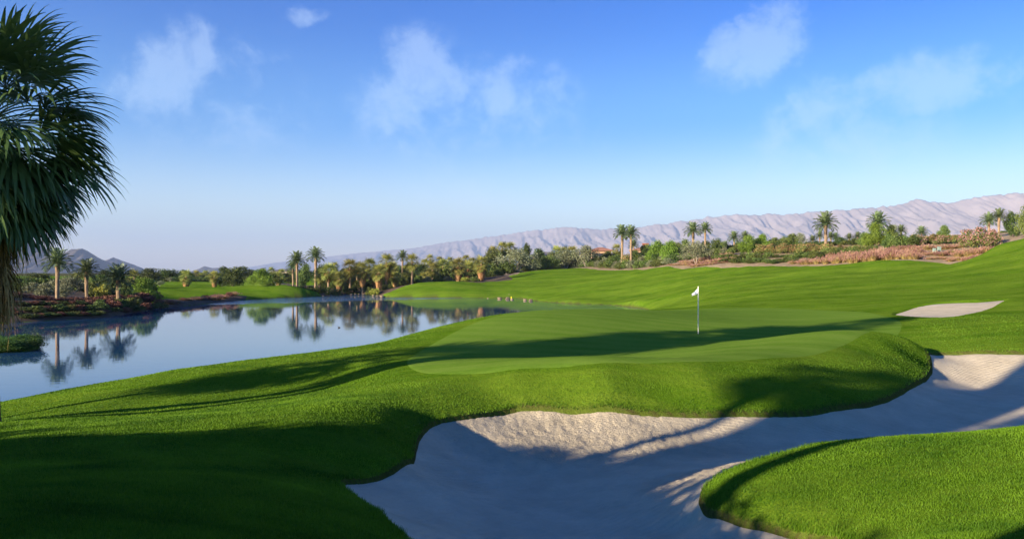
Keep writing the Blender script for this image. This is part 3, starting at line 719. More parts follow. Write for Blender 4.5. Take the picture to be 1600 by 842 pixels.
# ---- prototypes: {kind: [ (mesh dict), ...variants ]}, all with crown radius ~1 or height ~1
PROTO = {}
def build_protos():
    for v in range(3):                                             # date palm crown, frond length about 1
        rs = np.random.default_rng(100+v); a = Acc(); n = 40
        for i in range(n):
            t = (i+0.5)/n; el = radians(80-104*t**1.05); az = i*2.39996+rs.uniform(-.2, .2)
            d = (cos(el)*cos(az), cos(el)*sin(az), sin(el))
            feather_leaf(a, (0, 0, 0.0), d, rs, rs.uniform(0.92, 1.12), 0.62+0.2*t, 16, 0.20, 0.30+0.35*(1-t)+rs.uniform(-.1, .15), 0, 0.028)
        c = a.mesh('date_palm_crown', [M_DATE])
        a = Acc(); path = [(0.02*sin(z*3+v), 0.02*cos(z*2+v), z) for z in np.linspace(0, 1, 9)]
        tube(a, path, [0.20, 0.17, 0.16, 0.155, 0.155, 0.16, 0.17, 0.20, 0.14], 9, 0.5, 0, True, 0.08, rs)
        for i in range(60):                                       # old frond stubs below the crown
            az = i*2.39996; z = 0.80+0.2*i/60; d = np.array([cos(az), sin(az), 0.0])
            b = d*0.10+UP*z; w = np.array([-sin(az), cos(az), 0])*0.03
            a.add([b-w, b+w, b+d*0.09+UP*0.035], [[0, 1, 2]], 0.5)
        PROTO.setdefault('date', []).append({'crown': c, 'trunk': a.mesh('date_palm_trunk', [M_PBARK], False)})
    for v in range(4):                                             # fan palm crown with radius 1
        rs = np.random.default_rng(200+v); a = Acc(); n = 46
        for i in range(n):
            t = (i+0.5)/n; el = radians(80-140*t); az = i*2.39996+rs.uniform(-.25, .25)
            d = (cos(el)*cos(az), cos(el)*sin(az), sin(el))
            fan_leaf(a, (0, 0, 0.05-0.25*t), d, rs, rs.uniform(0.42, 0.55), rs.uniform(0.5, 0.62), 10, 3.6, 0.5, 1.4, 0.25+0.45*(1-t)+rs.uniform(-.15, .2), 3, 0.015, 0, 0.5, 0.92)
        c = a.mesh('fan_palm_crown', [M_FAN])
        a = Acc(); tube(a, [(0, 0, z) for z in np.linspace(0, 1, 6)], [0.2, 0.16, 0.15, 0.15, 0.15, 0.14], 8, 0.5, 0, True, 0.08, rs)
        tr = a.mesh('fan_palm_trunk', [M_PBARK])
        a = Acc()                                                 # skirt of dead fronds, height 1, hanging from z=0 to -1
        for i in range(320):
            z0 = -rs.random()**1.2*0.75; az = rs.uniform(0, 2*pi); r0 = 0.30*(1-0.2*z0)+0.05
            prof = 0.50*(1-0.45*(-z0)); L = rs.uniform(0.22, 0.42)
            d = np.array([cos(az), sin(az), 0]); w = np.array([-sin(az), cos(az), 0])*rs.uniform(0.02, 0.05)
            b0 = d*0.14+UP*z0; m = d*prof*rs.uniform(.75, 1.05)+UP*(z0-L*0.25); e = d*prof*rs.uniform(0.55, 0.9)+UP*(z0-L)
            tn = rs.random()
            a.add([b0-w, b0+w, m+w*1.6, m-w*1.6, e+w*.4, e-w*.4], [[0, 1, 2, 3], [3, 2, 4, 5]], tn)
        sk = a.mesh('palm_skirt', [M_THATCH])
        PROTO.setdefault('fan', []).append({'crown': c, 'trunk': tr, 'skirt': sk})
    def broad(kind, nvar, mat, bark, ntr, nleaf, size, lean, droop, seed, flatk, tone, crown_base, trunks=1):
        for v in range(nvar):
            rs = np.random.default_rng(seed+v); a = Acc(); cents = []
            for tk in range(trunks):                              # tree of height 1, half width ~0.5
                a0 = rs.uniform(0, 2*pi); l = lean*rs.uniform(0.5, 1.2)
                top = np.array([cos(a0)*l, sin(a0)*l, crown_base+0.12]); b0 = np.array([cos(a0)*0.015, sin(a0)*0.015, -0.03])
                mid = (b0+top)/2+np.array(rs.uniform(-1, 1, 3))*0.025
                tube(a, [b0, mid, top], [0.032/sqrt(trunks)*1.15, 0.024/sqrt(trunks)*1.1, 0.018/sqrt(trunks)], 6)
                for k in range(max(3, 7//trunks)):
                    az = rs.uniform(0, 2*pi); rr = rs.uniform(0.12, 0.34); zz = crown_base+rs.uniform(0.12, 0.50)
                    e = np.array([top[0]*1.5+cos(az)*rr, top[1]*1.5+sin(az)*rr, zz])
                    tube(a, [top-UP*0.05*rs.random(), (top+e)/2+UP*0.02, e], [0.013, 0.009, 0.005], 4)
                    cents.append((e[0], e[1], e[2], rs.uniform(.15, .22), rs.uniform(.15, .22), rs.uniform(.15, .22)))
            for k in range(7):
                az = k*2.4+rs.uniform(-.3, .3); rr = 0.30*rs.uniform(0.8, 1.1); zz = crown_base+(1-crown_base)*rs.uniform(0.12, 0.6)
                cents.append((cos(az)*rr, sin(az)*rr, zz, rs.uniform(.15, .23), rs.uniform(.15, .23), rs.uniform(.16, .24)*flatk))
            for k in range(4):
                cents.append((rs.uniform(-.16, .16), rs.uniform(-.16, .16), 0.74+rs.uniform(-.04, .05), rs.uniform(.15, .24), rs.uniform(.15, .24), .22))
            tr = a.mesh(kind+'_trunk', [bark], True)
            a = Acc(); cents.append((0, 0, crown_base+0.42, .26, .26, .36)); leaf_cloud(a, cents, nleaf, size, rs, 0, tone, 1.0, 0.45)
            if droop:
                for c in cents:
                    n = int(nleaf*0.02); u = rs.normal(size=(n, 2))*0.6
                    for k in range(n):
                        x = c[0]+u[k, 0]*c[3]; y = c[1]+u[k, 1]*c[4]; z = c[2]-c[5]*rs.uniform(0, 1); L = rs.uniform(.05, .12)
                        a.add([(x-.006, y, z), (x+.006, y, z), (x+.004, y+.01, z-L)], [[0, 1, 2]], rs.uniform(*tone))
            cr = a.mesh(kind+'_crown', [mat])
            PROTO.setdefault(kind, []).append({'crown': cr, 'trunk': tr})
    broad('dark', 3, M_DARKLEAF, M_BARK, 1, 5200, 0.024, 0.04, False, 300, 1.0, (0.1, 0.8), 0.04)
    broad('mid', 3, M_MIDLEAF, M_BARK, 1, 5200, 0.024, 0.05, False, 330, 1.0, (0.1, 0.9), 0.03)
    broad('willow', 3, M_BRIGHT, M_BARK, 1, 6000, 0.022, 0.10, True, 360, 1.0, (0.1, 0.9), 0.05)
    broad('olive', 3, M_OLIVE, M_PALEBARK, 3, 4800, 0.020, 0.16, False, 390, 1.0, (0.1, 0.9), 0.20, trunks=3)
    def bush(kind, nvar, mat, n, size, seed, top=None, ntop=0, tsize=0.03, flat=0.8, tone=(0.1, 0.9)):
        for v in range(nvar):
            rs = np.random.default_rng(seed+v); cents = [(0, 0, 0.42, .36, .36, .42)]
            for k in range(8):
                az = k*0.785+rs.uniform(-.3, .3); rr = rs.uniform(.22, .36)
                cents.append((cos(az)*rr, sin(az)*rr, rs.uniform(.22, .62), rs.uniform(.16, .26), rs.uniform(.16, .26), rs.uniform(.18, .3)))
            for k in range(3): cents.append((rs.uniform(-.2, .2), rs.uniform(-.2, .2), 0.78, .17, .17, .17))
            a = Acc()
            for k in range(5):
                az = k*1.26; tube(a, [(0, 0, -0.05), (cos(az)*.12, sin(az)*.12, .3)], [0.02, 0.01], 4, 0.5, 1)
            leaf_cloud(a, cents, n, size, rs, 0, tone, 1.0, 0.6)
            if ntop:
                up = [(c[0], c[1], c[2]+c[5]*0.35, c[3]*1.04, c[4]*1.04, c[5]*0.8) for c in cents]
                leaf_cloud(a, up, ntop, tsize, rs, 2, (0, 1), 1.0, 0.95)
            mats = [mat, M_BARK]+([top] if top else [])
            PROTO.setdefault(kind, []).append({'one': a.mesh(kind, mats)})
    bush('greenbush', 4, M_MIDLEAF, 1500, 0.045, 500)
    bush('darkbush', 3, M_DARKLEAF, 1500, 0.045, 520)
    bush('silverbush', 3, M_OLIVE, 1500, 0.040, 540)
    bush('yellowbush', 2, M_YELLOW, 1300, 0.045, 560)
    bush('pinkbush', 3, M_MIDLEAF, 1600, 0.035, 580, M_PINK, 700, 0.030)
    bush('rustbush', 4, M_MIDLEAF, 1200, 0.04, 600, M_RUST, 800, 0.035)
    bush('redbush', 4, M_REDSHRUB, 1300, 0.045, 620)
    for v in range(5):                                             # fountain grass: straw base, purple plumes
        rs = np.random.default_rng(700+v); a = Acc()
        for i in range(420):
            az = rs.uniform(0, 2*pi); sp = rs.uniform(0.05, 1.15)**0.8; L = rs.uniform(0.55, 1.0)
            d = np.array([cos(az), sin(az), 0]); w = np.array([-sin(az), cos(az), 0])*0.012
            b0 = d*0.22*rs.random(); m = b0+d*sp*0.36*L+UP*(0.42-0.06*sp)*L; e = b0+d*sp*0.55*L+UP*(0.80-0.42*sp)*L
            tn = rs.random()
            a.add([b0-w*1.5, b0+w*1.5, m+w, m-w, e], [[0, 1, 2, 3], [3, 2, 4]], tn, 0)
            if i % 2 == 0:
                e2 = e+d*rs.uniform(.04, .12)+UP*rs.uniform(0.02, 0.18)
                for q in range(2):
                    ww = nrm(rs.normal(size=3))*0.024; a.add([e-UP*.08*rs.random(), (e+e2)/2-ww, e2, (e+e2)/2+ww], [[0, 1, 2, 3]], rs.random(), 1)
        PROTO.setdefault('plume', []).append({'one': a.mesh('fountain_grass_clump', [M_STRAW, M_PLUME])})
build_protos()
M_LUSH = leaf_mat('lush bush leaves', (0.03, 0.075, 0.012), (0.10, 0.19, 0.03), 0.25, 0.1)
def lush_bush():
    for v in range(2):
        rs = np.random.default_rng(800+v); a = Acc()
        cents = [(rs.uniform(-.38, .38), rs.uniform(-.38, .38), rs.uniform(.1, .62), .2, .2, .24) for k in range(22)]
        for k in range(6): tube(a, [(0, 0, -0.05), (cos(k)*.3, sin(k)*.3, .3)], [0.01, 0.005], 4, 0.5, 1)
        leaf_cloud(a, cents, 6000, 0.022, rs, 0, (0.1, 0.9), 1.0, 0.5, 0.5)
        PROTO.setdefault('lush', []).append({'one': a.mesh('leafy_bush', [M_LUSH, M_BARK])})
lush_bush()

USED = {}
def pos(px, d): x = (px-800)/F*d; return x, d, ground_z(x, d)
def back(px, d):
    return d+float(np.interp(px, [745, 800, 900, 960, 1060], [0, 36, 38, 30, 8])) if 150 < d < 300 and 745 < px < 1062 else d
def crown_top(py, d): return EYE+(HZ-py)*d/F
def pick(kind):
    k = USED.get(kind, 0); USED[kind] = k+1
    return PROTO[kind][k % len(PROTO[kind])]

def palm(kind, px, d, top, half, label, group=None, skirt=None, sink=0.0):
    """feather or fan palm at photo column px and distance d; top = photo row of its tip, half = half crown width in px"""
    d = back(px, d); x, y, z = pos(px, d); R = half*d/F*(1.22 if kind == 'fan' else 1.08); zt = crown_top(top, d)
    k = 0.78 if kind == 'date' else 0.82
    H = max(zt-z-R*k, 0.25); pr = pick(kind)
    name = 'date_palm' if kind == 'date' else 'fan_palm'
    root = tag(empty(name, (x, y, z-sink), random.uniform(0, 6.28)), label, 'palm tree', group)
    tr = max(0.85 if kind == 'date' else 0.9, R*0.55)
    obj('trunk', pr['trunk'], root, scale=(tr*1.25, tr*1.25, H+sink))
    obj('crown', pr['crown'], root, loc=(0, 0, H+sink), rot=(random.uniform(-.06, .06), random.uniform(-.06, .06), 0), scale=(R, R, R*(0.95)))
    if skirt:
        L = min(skirt*d/F, H*0.95+0.1)
        obj('dead_skirt', pr['skirt'], root, loc=(0, 0, H+sink-0.12*R), scale=(R*0.95, R*0.95, L*1.15))
    return root
CATN = {'dark': ('broadleaf_tree', 'tree'), 'mid': ('broadleaf_tree', 'tree'), 'willow': ('mesquite_tree', 'tree'), 'olive': ('olive_tree', 'tree')}
def tree(kind, px, d, top, half, label, group=None, base=None):
    d = back(px, d); x, y, z = pos(px, d); H = max(crown_top(top, d)-z, 1.2); W = 2.25*half*d/F; pr = pick(kind)
    nm, cat = CATN[kind]
    root = tag(empty(nm, (x, y, z), random.uniform(0, 6.28)), label, cat, group)
    sc = (W, W, H)
    obj('trunk', pr['trunk'], root, scale=sc); obj('crown', pr['crown'], root, scale=sc)
    return root
SHN = {'lush': 'shrub', 'greenbush': 'shrub', 'darkbush': 'shrub', 'silverbush': 'shrub', 'yellowbush': 'shrub', 'pinkbush': 'flowering_shrub', 'rustbush': 'flowering_shrub', 'redbush': 'shrub', 'plume': 'grass_clump'}
def shrub(kind, px, d, top, half, label, group=None, cat=None):
    x, y, z = pos(px, d); H = max(crown_top(top, d)-z, 0.5); W = 2*half*d/F; pr = pick(kind)
    k = 1.05
    o = obj(SHN[kind], pr['one'], loc=(x, y, z-0.03), rot=(0, 0, random.uniform(0, 6.28)), scale=(W*k, W*k, H*k))
    return tag(o, label, cat or ('ornamental grass' if kind == 'plume' else 'shrub'), group)
ORD = ['first','second','third','fourth','fifth','sixth','seventh','eighth','ninth','tenth','eleventh','twelfth','thirteenth','fourteenth','fifteenth','sixteenth','seventeenth','eighteenth','nineteenth','twentieth',
       'twenty-first','twenty-second','twenty-third','twenty-fourth','twenty-fifth','twenty-sixth','twenty-seventh','twenty-eighth','twenty-ninth','thirtieth','thirty-first','thirty-second','thirty-third','thirty-fourth','thirty-fifth','thirty-sixth','thirty-seventh','thirty-eighth','thirty-ninth','fortieth']

# ------------------------------------------------------------------ planting, from left to right
G_LB = 'palms on the left bank of the pond'
palm('date', 90, 90, 390, 24, 'tall slim palm on the left bank, nearest the big dark palm', G_LB)
palm('date', 135, 94, 406, 22, 'date palm on the left bank, middle one of the three there', G_LB)
palm('date', 185, 97, 414, 27, 'short wide date palm at the right end of the left bank trio', G_LB)
tree('olive', 112, 112, 428, 24, 'round grey green tree between the two leftmost bank palms')
tree('willow', 222, 112, 432, 23, 'round bright green bush tree right of the left bank palms')
tree('dark', 60, 150, 425, 24, 'dark tree behind the pale oleanders on the left bank', 'dark trees behind the left bank')
tree('mid', 158, 150, 428, 24, 'mid green tree behind the middle left bank palm', 'dark trees behind the left bank')
palm('fan', 122, 140, 424, 15, 'small fan palm behind the round grey green tree')
palm('fan', 210, 150, 420, 13, 'small fan palm behind the bright green bush tree')
for i, (px, d, top, hf, k) in enumerate([(50,100,440,14,'silverbush'),(68,97,441,15,'silverbush'),(84,104,436,14,'silverbush'),(100,100,443,12,'silverbush'),(146,104,440,13,'greenbush'),(160,103,443,14,'yellowbush'),(176,106,446,12,'greenbush'),(196,104,448,12,'greenbush'),(30,100,440,16,'greenbush'),(8,100,438,17,'greenbush'),(-14,100,436,17,'greenbush')]):
    shrub(k, px, d, top, hf, f'leafy shrub in the upper row of the left bank, {ORD[[50,68,84,100,146,160,176,196,30,8,-14].index(px)] if False else ORD[sorted([50,68,84,100,146,160,176,196,30,8,-14]).index(px)]} from the left', 'upper row of shrubs on the left bank')
lb = []
rs = np.random.default_rng(5)
for px in range(-20, 250, 13):
    lb.append((px+rs.uniform(-3, 3), 0))
for px in range(-12, 215, 17):
    lb.append((px+rs.uniform(-3, 3), 1))
for px in range(250, 372, 9):
    lb.append((px+rs.uniform(-2, 2), 2))
for px in range(-10, 235, 15):
    lb.append((px+rs.uniform(-3, 3), 3))
for px in range(40, 250, 11):
    lb.append((px+rs.uniform(-3, 3), 4))
cnt = {0: 0, 1: 0, 2: 0, 3: 0, 4: 0}
for px, row in lb:
    py = np.interp(px, [-20, 0, 60, 150, 200, 250, 300, 345, 372], [503, 504, 501, 496, 489, 482, 476.5, 471.5, 469.3])
    dw = EYE*F/(py-HZ)
    i = cnt[row]; cnt[row] += 1
    if row == 0: shrub('redbush', px, dw+9+rs.uniform(-1, 1), HZ+(py-HZ)*0.62-7, rs.uniform(12, 16), f'dark red brown shrub on the left bank slope, {ORD[i]} from the left', 'red brown shrubs on the left bank slope')
    if row == 1: shrub(['darkbush', 'greenbush', 'redbush'][i % 3], px, dw+2.2+rs.uniform(-.5, .5), py-21-rs.uniform(0, 5), rs.uniform(13, 17), f'low dark shrub at the water edge of the left bank, {ORD[i]} from the left', 'low shrubs along the left water edge')
    if row == 4: shrub(['darkbush', 'greenbush', 'redbush'][i % 3], px, dw-0.1, py-10-rs.uniform(0, 3), rs.uniform(10, 13), f'low plant touching the water along the left bank, {ORD[i]} from the left', 'low plants touching the water on the left bank')
    if row == 3: shrub(['redbush', 'darkbush'][i % 2], px, dw+5.5+rs.uniform(-.5, .5), py-25-rs.uniform(0, 4), rs.uniform(12, 15), f'dark shrub in the middle row of the left bank slope, {ORD[i]} from the left', 'middle row of shrubs on the left bank slope')
    if row == 2: shrub('plume' if i % 4 else 'redbush', px, dw+2.2+rs.uniform(0, 2), py-13-rs.uniform(0, 4), rs.uniform(7.5, 9), f'pinkish grass clump on the low spit left of the far fairway, {ORD[i]} from the left', 'pinkish grass clumps on the spit')
# far fairway on the left
tree('dark', 165, 260, 421, 18, 'far dark tree just right of the small pointed hill foot', 'dark trees behind the far fairway')
tree('dark', 236, 250, 417, 17, 'dark round tree at the left end of the far fairway', 'dark trees behind the far fairway')
tree('dark', 262, 265, 419, 20, 'broad dark tree at the back of the far fairway, second from its left end', 'dark trees behind the far fairway')
tree('dark', 288, 280, 421, 16, 'smaller dark tree behind the skirted palm on the far fairway', 'dark trees behind the far fairway')
tree('olive', 251, 185, 438, 9, 'tiny round olive tree alone on the far fairway')
tree('olive', 266, 240, 433, 6, 'very small tree on the far fairway behind the tiny olive')
palm('fan', 291, 185, 421, 11, 'skirted fan palm standing alone on the far fairway', skirt=17)
palm('fan', 335, 180, 423, 9, 'thin skirted palm on the far fairway, left of the round tree', skirt=15)
tree('dark', 347, 182, 432, 9, 'small dark tree beside the thin skirted palm')
tree('dark', 364, 172, 417, 17, 'round dark tree with bare trunk left of the willow')
tree('willow', 407, 160, 418, 21, 'bright green willow leaning over the far fairway')
tree('mid', 428, 168, 424, 13, 'green tree crowded against the right side of the willow')
palm('fan', 435, 190, 424, 9, 'small skirted palm just right of the willow', skirt=12)
tree('dark', 350, 300, 415, 16, 'tall dark tree far behind the thin skirted palm')
tree('dark', 374, 300, 414, 19, 'largest dark tree far behind the round dark tree')
tree('dark', 392, 310, 420, 13, 'dark tree far behind, directly left of the willow crown')
for i, (px, top) in enumerate([(306,421),(314,424),(322,421),(330,426),(410,418),(424,416),(440,419),(452,421)]):
    palm('fan', px, 330, top+1, 7, f'distant little palm on the far left skyline, {ORD[i]} from the left', 'distant palms on the far left skyline')
for i, (px, top, hf) in enumerate([(300,428,10),(316,429,9),(333,430,9),(384,426,12),(398,425,12),(418,425,12),(434,427,12),(446,426,10),(458,424,12),(470,423,13)]):
    tree(['mid', 'dark'][i % 2], px, 315+7*(i % 3), top, hf, f'distant hedge tree at the back of the far fairway, {ORD[i]} from the left', 'distant hedge trees behind the far fairway')
# grove around the pond's far end
G_TALL = 'tall date palms left of the grove'
palm('date', 464, 168, 394, 16, 'tall date palm at the left edge of the grove, nearer the willow', G_TALL)
palm('date', 458, 178, 408, 12, 'shorter date palm hidden behind the left tall date palm', G_TALL)
palm('date', 493, 185, 387, 16, 'tallest date palm at the left edge of the grove', G_TALL)
tree('mid', 478, 195, 410, 14, 'leafy green tree between the two tall date palms')
tree('dark', 503, 200, 411, 14, 'dark green tree right of the tallest date palm')
tree('mid', 520, 215, 413, 12, 'green tree behind the first grove fan palm')
shrubs = [(452,10),(468,11),(484,11),(500,10)]
for i, (px, hf) in enumerate(shrubs): shrub('darkbush', px, 170, 446, hf, f'dark clipped hedge shrub at the grove foot, {ORD[i]} from the left', 'dark hedge shrubs at the grove foot')
G_G = 'fan palms of the grove by the water'
grove = [(500,182,420,11,0),(513,178,411,13,12),(530,176,424,11,18),(547,180,404,14,10),(558,190,408,11,8),(566,177,409,13,20),(577,190,403,13,0),(592,174,412,13,21),(604,180,396,14,22),(613,186,408,11,18),(617,178,424,9,12),(644,182,396,13,0),(663,196,424,12,0),(676,190,409,12,0),(692,205,404,11,0),(716,188,402,13,22),(732,196,407,12,24),(752,180,399,13,22),(708,215,406,11,0),(636,196,414,10,0),(542,186,418,10,10),(585,184,420,10,12)]
for i, (px, d, top, hf, sk) in enumerate(grove):
    order = sorted(g[0] for g in grove).index(px)
    txt = 'fan palm with a hanging tan skirt' if sk else 'leafy fan palm without skirt'
    palm('fan', px, d, top, hf, f'{txt} in the waterside grove, {ORD[order]} from the left', G_G, skirt=sk)
palm('date', 629, 200, 392, 11, 'tall feather palm rising behind the waterside grove')
for i, (px, top, d) in enumerate([(523,409,300),(672,397,280),(687,400,285),(663,404,300),(703,401,290),(728,398,280),(738,402,300),(785,377,225),(797,378,222),(770,384,230),(870,384,230),(882,385,235),(894,384,240)]):
    palm('fan', px, d, top, 8 if d > 250 else 11, f'palm showing only its crown above the grove skyline, {ORD[sorted([523,672,687,663,703,728,738,785,797,770,870,882,894]).index(px)]} from the left', 'palm crowns along the grove skyline')
for i, (px, d, top, hf, k) in enumerate([(535,205,418,12,'dark'),(555,210,414,12,'dark'),(572,205,416,12,'dark'),(600,205,412,14,'dark'),(626,210,412,12,'dark'),(650,215,412,12,'mid'),(668,215,416,13,'dark'),(690,218,414,14,'mid'),(712,225,412,12,'dark'),(738,220,410,13,'dark'),(768,195,386,16,'dark'),(782,205,392,14,'mid'),(823,200,378,13,'dark'),(839,205,385,12,'dark'),(845,210,390,10,'dark')]):
    tree(k, px, d, top, hf, f'dark leafy tree filling the back of the grove, {ORD[i]} from the left', 'leafy trees at the back of the grove')
for i, (px, d, k, top) in enumerate([(512,167,'darkbush',448),(524,170,'greenbush',450),(540,178,'greenbush',446),(553,180,'darkbush',446),(570,180,'darkbush',447),(579,172,'greenbush',448),(586,171,'yellowbush',450),(600,176,'greenbush',444),(612,180,'greenbush',440),(628,186,'darkbush',436),(655,188,'greenbush',430),(668,186,'silverbush',432),(684,188,'greenbush',430),(700,190,'silverbush',431),(727,184,'yellowbush',433),(742,182,'greenbush',432),(765,198,'darkbush',424),(778,202,'greenbush',420)]):
    shrub(k, px, d, top, 9, f'low shrub at the foot of the grove, {ORD[i]} from the left', 'low shrubs at the foot of the grove')
tree('olive', 806, 172, 385, 26, 'large silvery olive tree with forked pale trunk on the mound')
tree('olive', 884, 178, 387, 19, 'silvery olive tree left of the red roofed house')
tree('olive', 917, 176, 381, 20, 'tallest olive tree, in front of the red roofed house')
tree('mid', 857, 176, 398, 17, 'bushy green tree between the two left olive trees')
tree('dark', 900, 190, 402, 13, 'dark tree between the two olives by the house')
tree('dark', 870, 190, 398, 11, 'dark tree behind the bushy green tree')
tree('mid', 951, 186, 391, 14, 'dark green tree below the red roof')
palm('fan', 964, 190, 381, 9, 'low fan palm left of the twin date palms')
palm('date', 972, 170, 352, 15, 'left one of the twin date palms above the hedge', 'twin date palms above the hedge')
palm('date', 986, 168, 353, 15, 'right one of the twin date palms above the hedge', 'twin date palms above the hedge')
shrub('rustbush', 979, 193, 396, 8, 'rusty pink shrub at the foot of the twin date palms')
palm('date', 990, 200, 375, 9, 'low palm peeping from behind the twin date palms')
tree('mid', 970, 182, 396, 12, 'green tree directly behind the rusty pink shrub')
tree('dark', 993, 176, 389, 12, 'dark tree right of the twin date palms')
tree('dark', 1006, 182, 381, 12, 'grey green tree below the brick chimney')
tree('willow', 1026, 168, 374, 16, 'bright mesquite right of the chimney')
tree('willow', 1047, 166, 374, 16, 'bright mesquite, second one right of the chimney')
tree('dark', 1060, 180, 382, 12, 'dark tree behind the second bright mesquite')
tree('mid', 1070, 190, 372, 12, 'mid green tree left below the pair of date palms')
palm('date', 1083, 175, 348, 15, 'fuller left date palm of the pair above the purple slope', 'pair of date palms above the purple slope')
palm('date', 1102, 182, 348, 12, 'smaller right date palm of the pair above the purple slope', 'pair of date palms above the purple slope')
tree('olive', 1088, 155, 373, 20, 'silvery olive tree with white forked trunk on the purple slope')
tree('dark', 1119, 175, 371, 11, 'dark tree right of the silvery olive')
palm('date', 1134, 230, 377, 7, 'small far palm left of the tan trunk palm')
palm('date', 1147, 178, 362, 11, 'date palm with tan trunk in the middle of the slope')
palm('date', 1164, 190, 362, 10, 'date palm crown behind the two round mesquites')
tree('willow', 1170, 160, 365, 14, 'left one of two round green mesquites on the slope')
tree('willow', 1190, 162, 364, 14, 'right one of two round green mesquites on the slope')
tree('mid', 1212, 172, 370, 11, 'low green tree right of the two round mesquites')
tree('mid', 1236, 168, 364, 14, 'broad green tree left of the lone date palm')
tree('olive', 1250, 180, 362, 8, 'thin pale tree right of the broad green tree')
palm('date', 1290, 158, 333, 20, 'lone tall date palm standing against the mountains')
for i, (px, top) in enumerate([(1270,368),(1281,362),(1298,363),(1306,364),(1327,365),(1340,363),(1349,366)]):
    palm('date', px, 215, top, 8, f'far small palm near the lone tall date palm, {ORD[i]} from the left', 'far small palms near the lone date palm')
tree('dark', 1275, 190, 376, 9, 'dark tree left of the lone date palm trunk')
tree('dark', 1312, 185, 370, 9, 'dark tree right of the lone date palm trunk')
tree('dark', 1335, 190, 372, 10, 'dark low tree left of the large pale mesquite')
palm('date', 1372, 150, 332, 19, 'date palm with only its crown above the pale mesquite')
tree('willow', 1368, 140, 346, 20, 'large pale mesquite in front of a date palm crown')
tree('mid', 1352, 145, 362, 12, 'lower green tree on the left side of the large mesquite')
tree('mid', 1393, 150, 349, 12, 'green tree on the right side of the large mesquite')
palm('date', 1408, 150, 352, 10, 'small palm right of the large pale mesquite')
palm('date', 1440, 160, 354, 11, 'low lone palm between the mesquite and the pink shrubs')
tree('mid', 1473, 150, 350, 11, 'upright green tree above the flowering hedge')
palm('date', 1545, 130, 333, 14, 'left one of two date palms beside the big pink oleander', 'two date palms beside the big oleander')
palm('date', 1561, 118, 327, 13, 'right one of two date palms beside the big oleander', 'two date palms beside the big oleander')
tree('dark', 1581, 118, 328, 13, 'dark feathery tree right of the two date palms')
tree('mid', 1603, 112, 320, 14, 'dark tree cut by the right edge of the photo')
# hedge and slope planting
def row(kind, xs, dfun, topfun, hf, label, group, seed, cat=None):
    rs = np.random.default_rng(seed)
    for i, px in enumerate(xs):
        px = px+rs.uniform(-1.5, 1.5)
        shrub(kind if isinstance(kind, str) else kind[i % len(kind)], px, dfun(px)+rs.uniform(-1, 1), topfun(px)+rs.uniform(-2, 2), hf*rs.uniform(0.95, 1.35), f'{label}, {ORD[i]} from the left', group, cat)
cd = lambda px: float(np.interp(px, [c[0] for c in CREST2], [c[2] for c in CREST2]))
cy = lambda px: float(np.interp(px, [c[0] for c in CREST2], [c[1] for c in CREST2]))
row(['greenbush', 'silverbush'], range(800, 925, 11), lambda p: cd(p)+12, lambda p: cy(p)-9, 7.5, 'low shrub on the fairway skyline below the olives', 'low shrubs below the olives', 1)
row(['greenbush', 'silverbush', 'greenbush'], range(925, 1050, 9), lambda p: cd(p)+7, lambda p: cy(p)-15, 8, 'low green hedge shrub under the twin date palms', 'hedge shrubs under the twin date palms', 2)
row(['silverbush', 'greenbush'], range(1052, 1150, 10), lambda p: cd(p)+26, lambda p: 396-(p-1052)*0.12, 8, 'grey green shrub at the top of the left purple slope', 'shrubs above the left purple slope', 3)
row('plume', range(1048, 1152, 6), lambda p: cd(p)+4.5+(p-1048)*0.01, lambda p: cy(p)-9-(p-1048)*0.015, 5.5, 'tan and rose grass clump, lowest row of the left purple slope', 'grass clumps in the lowest row of the left slope', 4)
row('plume', range(1066, 1146, 7), lambda p: cd(p)+10, lambda p: cy(p)-14-(p-1066)*0.05, 6, 'rose grass clump, middle row of the left purple slope', 'grass clumps in the middle row of the left slope', 5)
row('plume', range(1090, 1146, 8), lambda p: cd(p)+16, lambda p: cy(p)-20-(p-1090)*0.09, 6, 'rose grass clump, top row of the left purple slope', 'grass clumps in the top row of the left slope', 6)
row(['greenbush', 'darkbush'], range(1128, 1250, 9), lambda p: cd(p)+5, lambda p: cy(p)-14, 8, 'dark green shrub in the front hedge of the slope', 'front hedge shrubs of the slope', 7)
row(['greenbush', 'darkbush', 'greenbush'], range(1122, 1335, 10), lambda p: cd(p)+13, lambda p: cy(p)-21-(p-1122)*0.01, 8.5, 'green shrub in the second hedge row of the slope', 'second hedge row of the slope', 8)
row('rustbush', range(1187, 1345, 9), lambda p: cd(p)+22, lambda p: 381+(0 if p < 1300 else 3), 8, 'rusty flowered shrub in the upper hedge row', 'rusty flowered shrubs of the upper hedge', 9)
row('greenbush', range(1290, 1372, 11), lambda p: cd(p)+15, lambda p: 385, 8, 'olive green shrub below the lone date palm', 'green shrubs below the lone date palm', 10)
row('plume', range(1240, 1442, 7), lambda p: cd(p)+4, lambda p: float(np.interp(p, [1240, 1300, 1390, 1440], [405, 396, 386, 392])), 7, 'purple topped grass clump, front row along the upper fairway', 'front row of purple grass along the fairway', 11)
row('plume', range(1300, 1440, 8), lambda p: cd(p)+10, lambda p: float(np.interp(p, [1300, 1390, 1440], [393, 383, 384])), 7, 'purple topped grass clump, second row along the upper fairway', 'second row of purple grass along the fairway', 12)
row('plume', range(1440, 1545, 8), lambda p: cd(p)+8, lambda p: float(np.interp(p, [1440, 1500, 1545], [392, 388, 380])), 8, 'purple grass clump in front of the green utility boxes', 'purple grass in front of the utility boxes', 13)
row('plume', range(1400, 1540, 8), lambda p: cd(p)+20, lambda p: 380.5, 8, 'purple grass clump behind the green utility boxes', 'purple grass behind the utility boxes', 14)
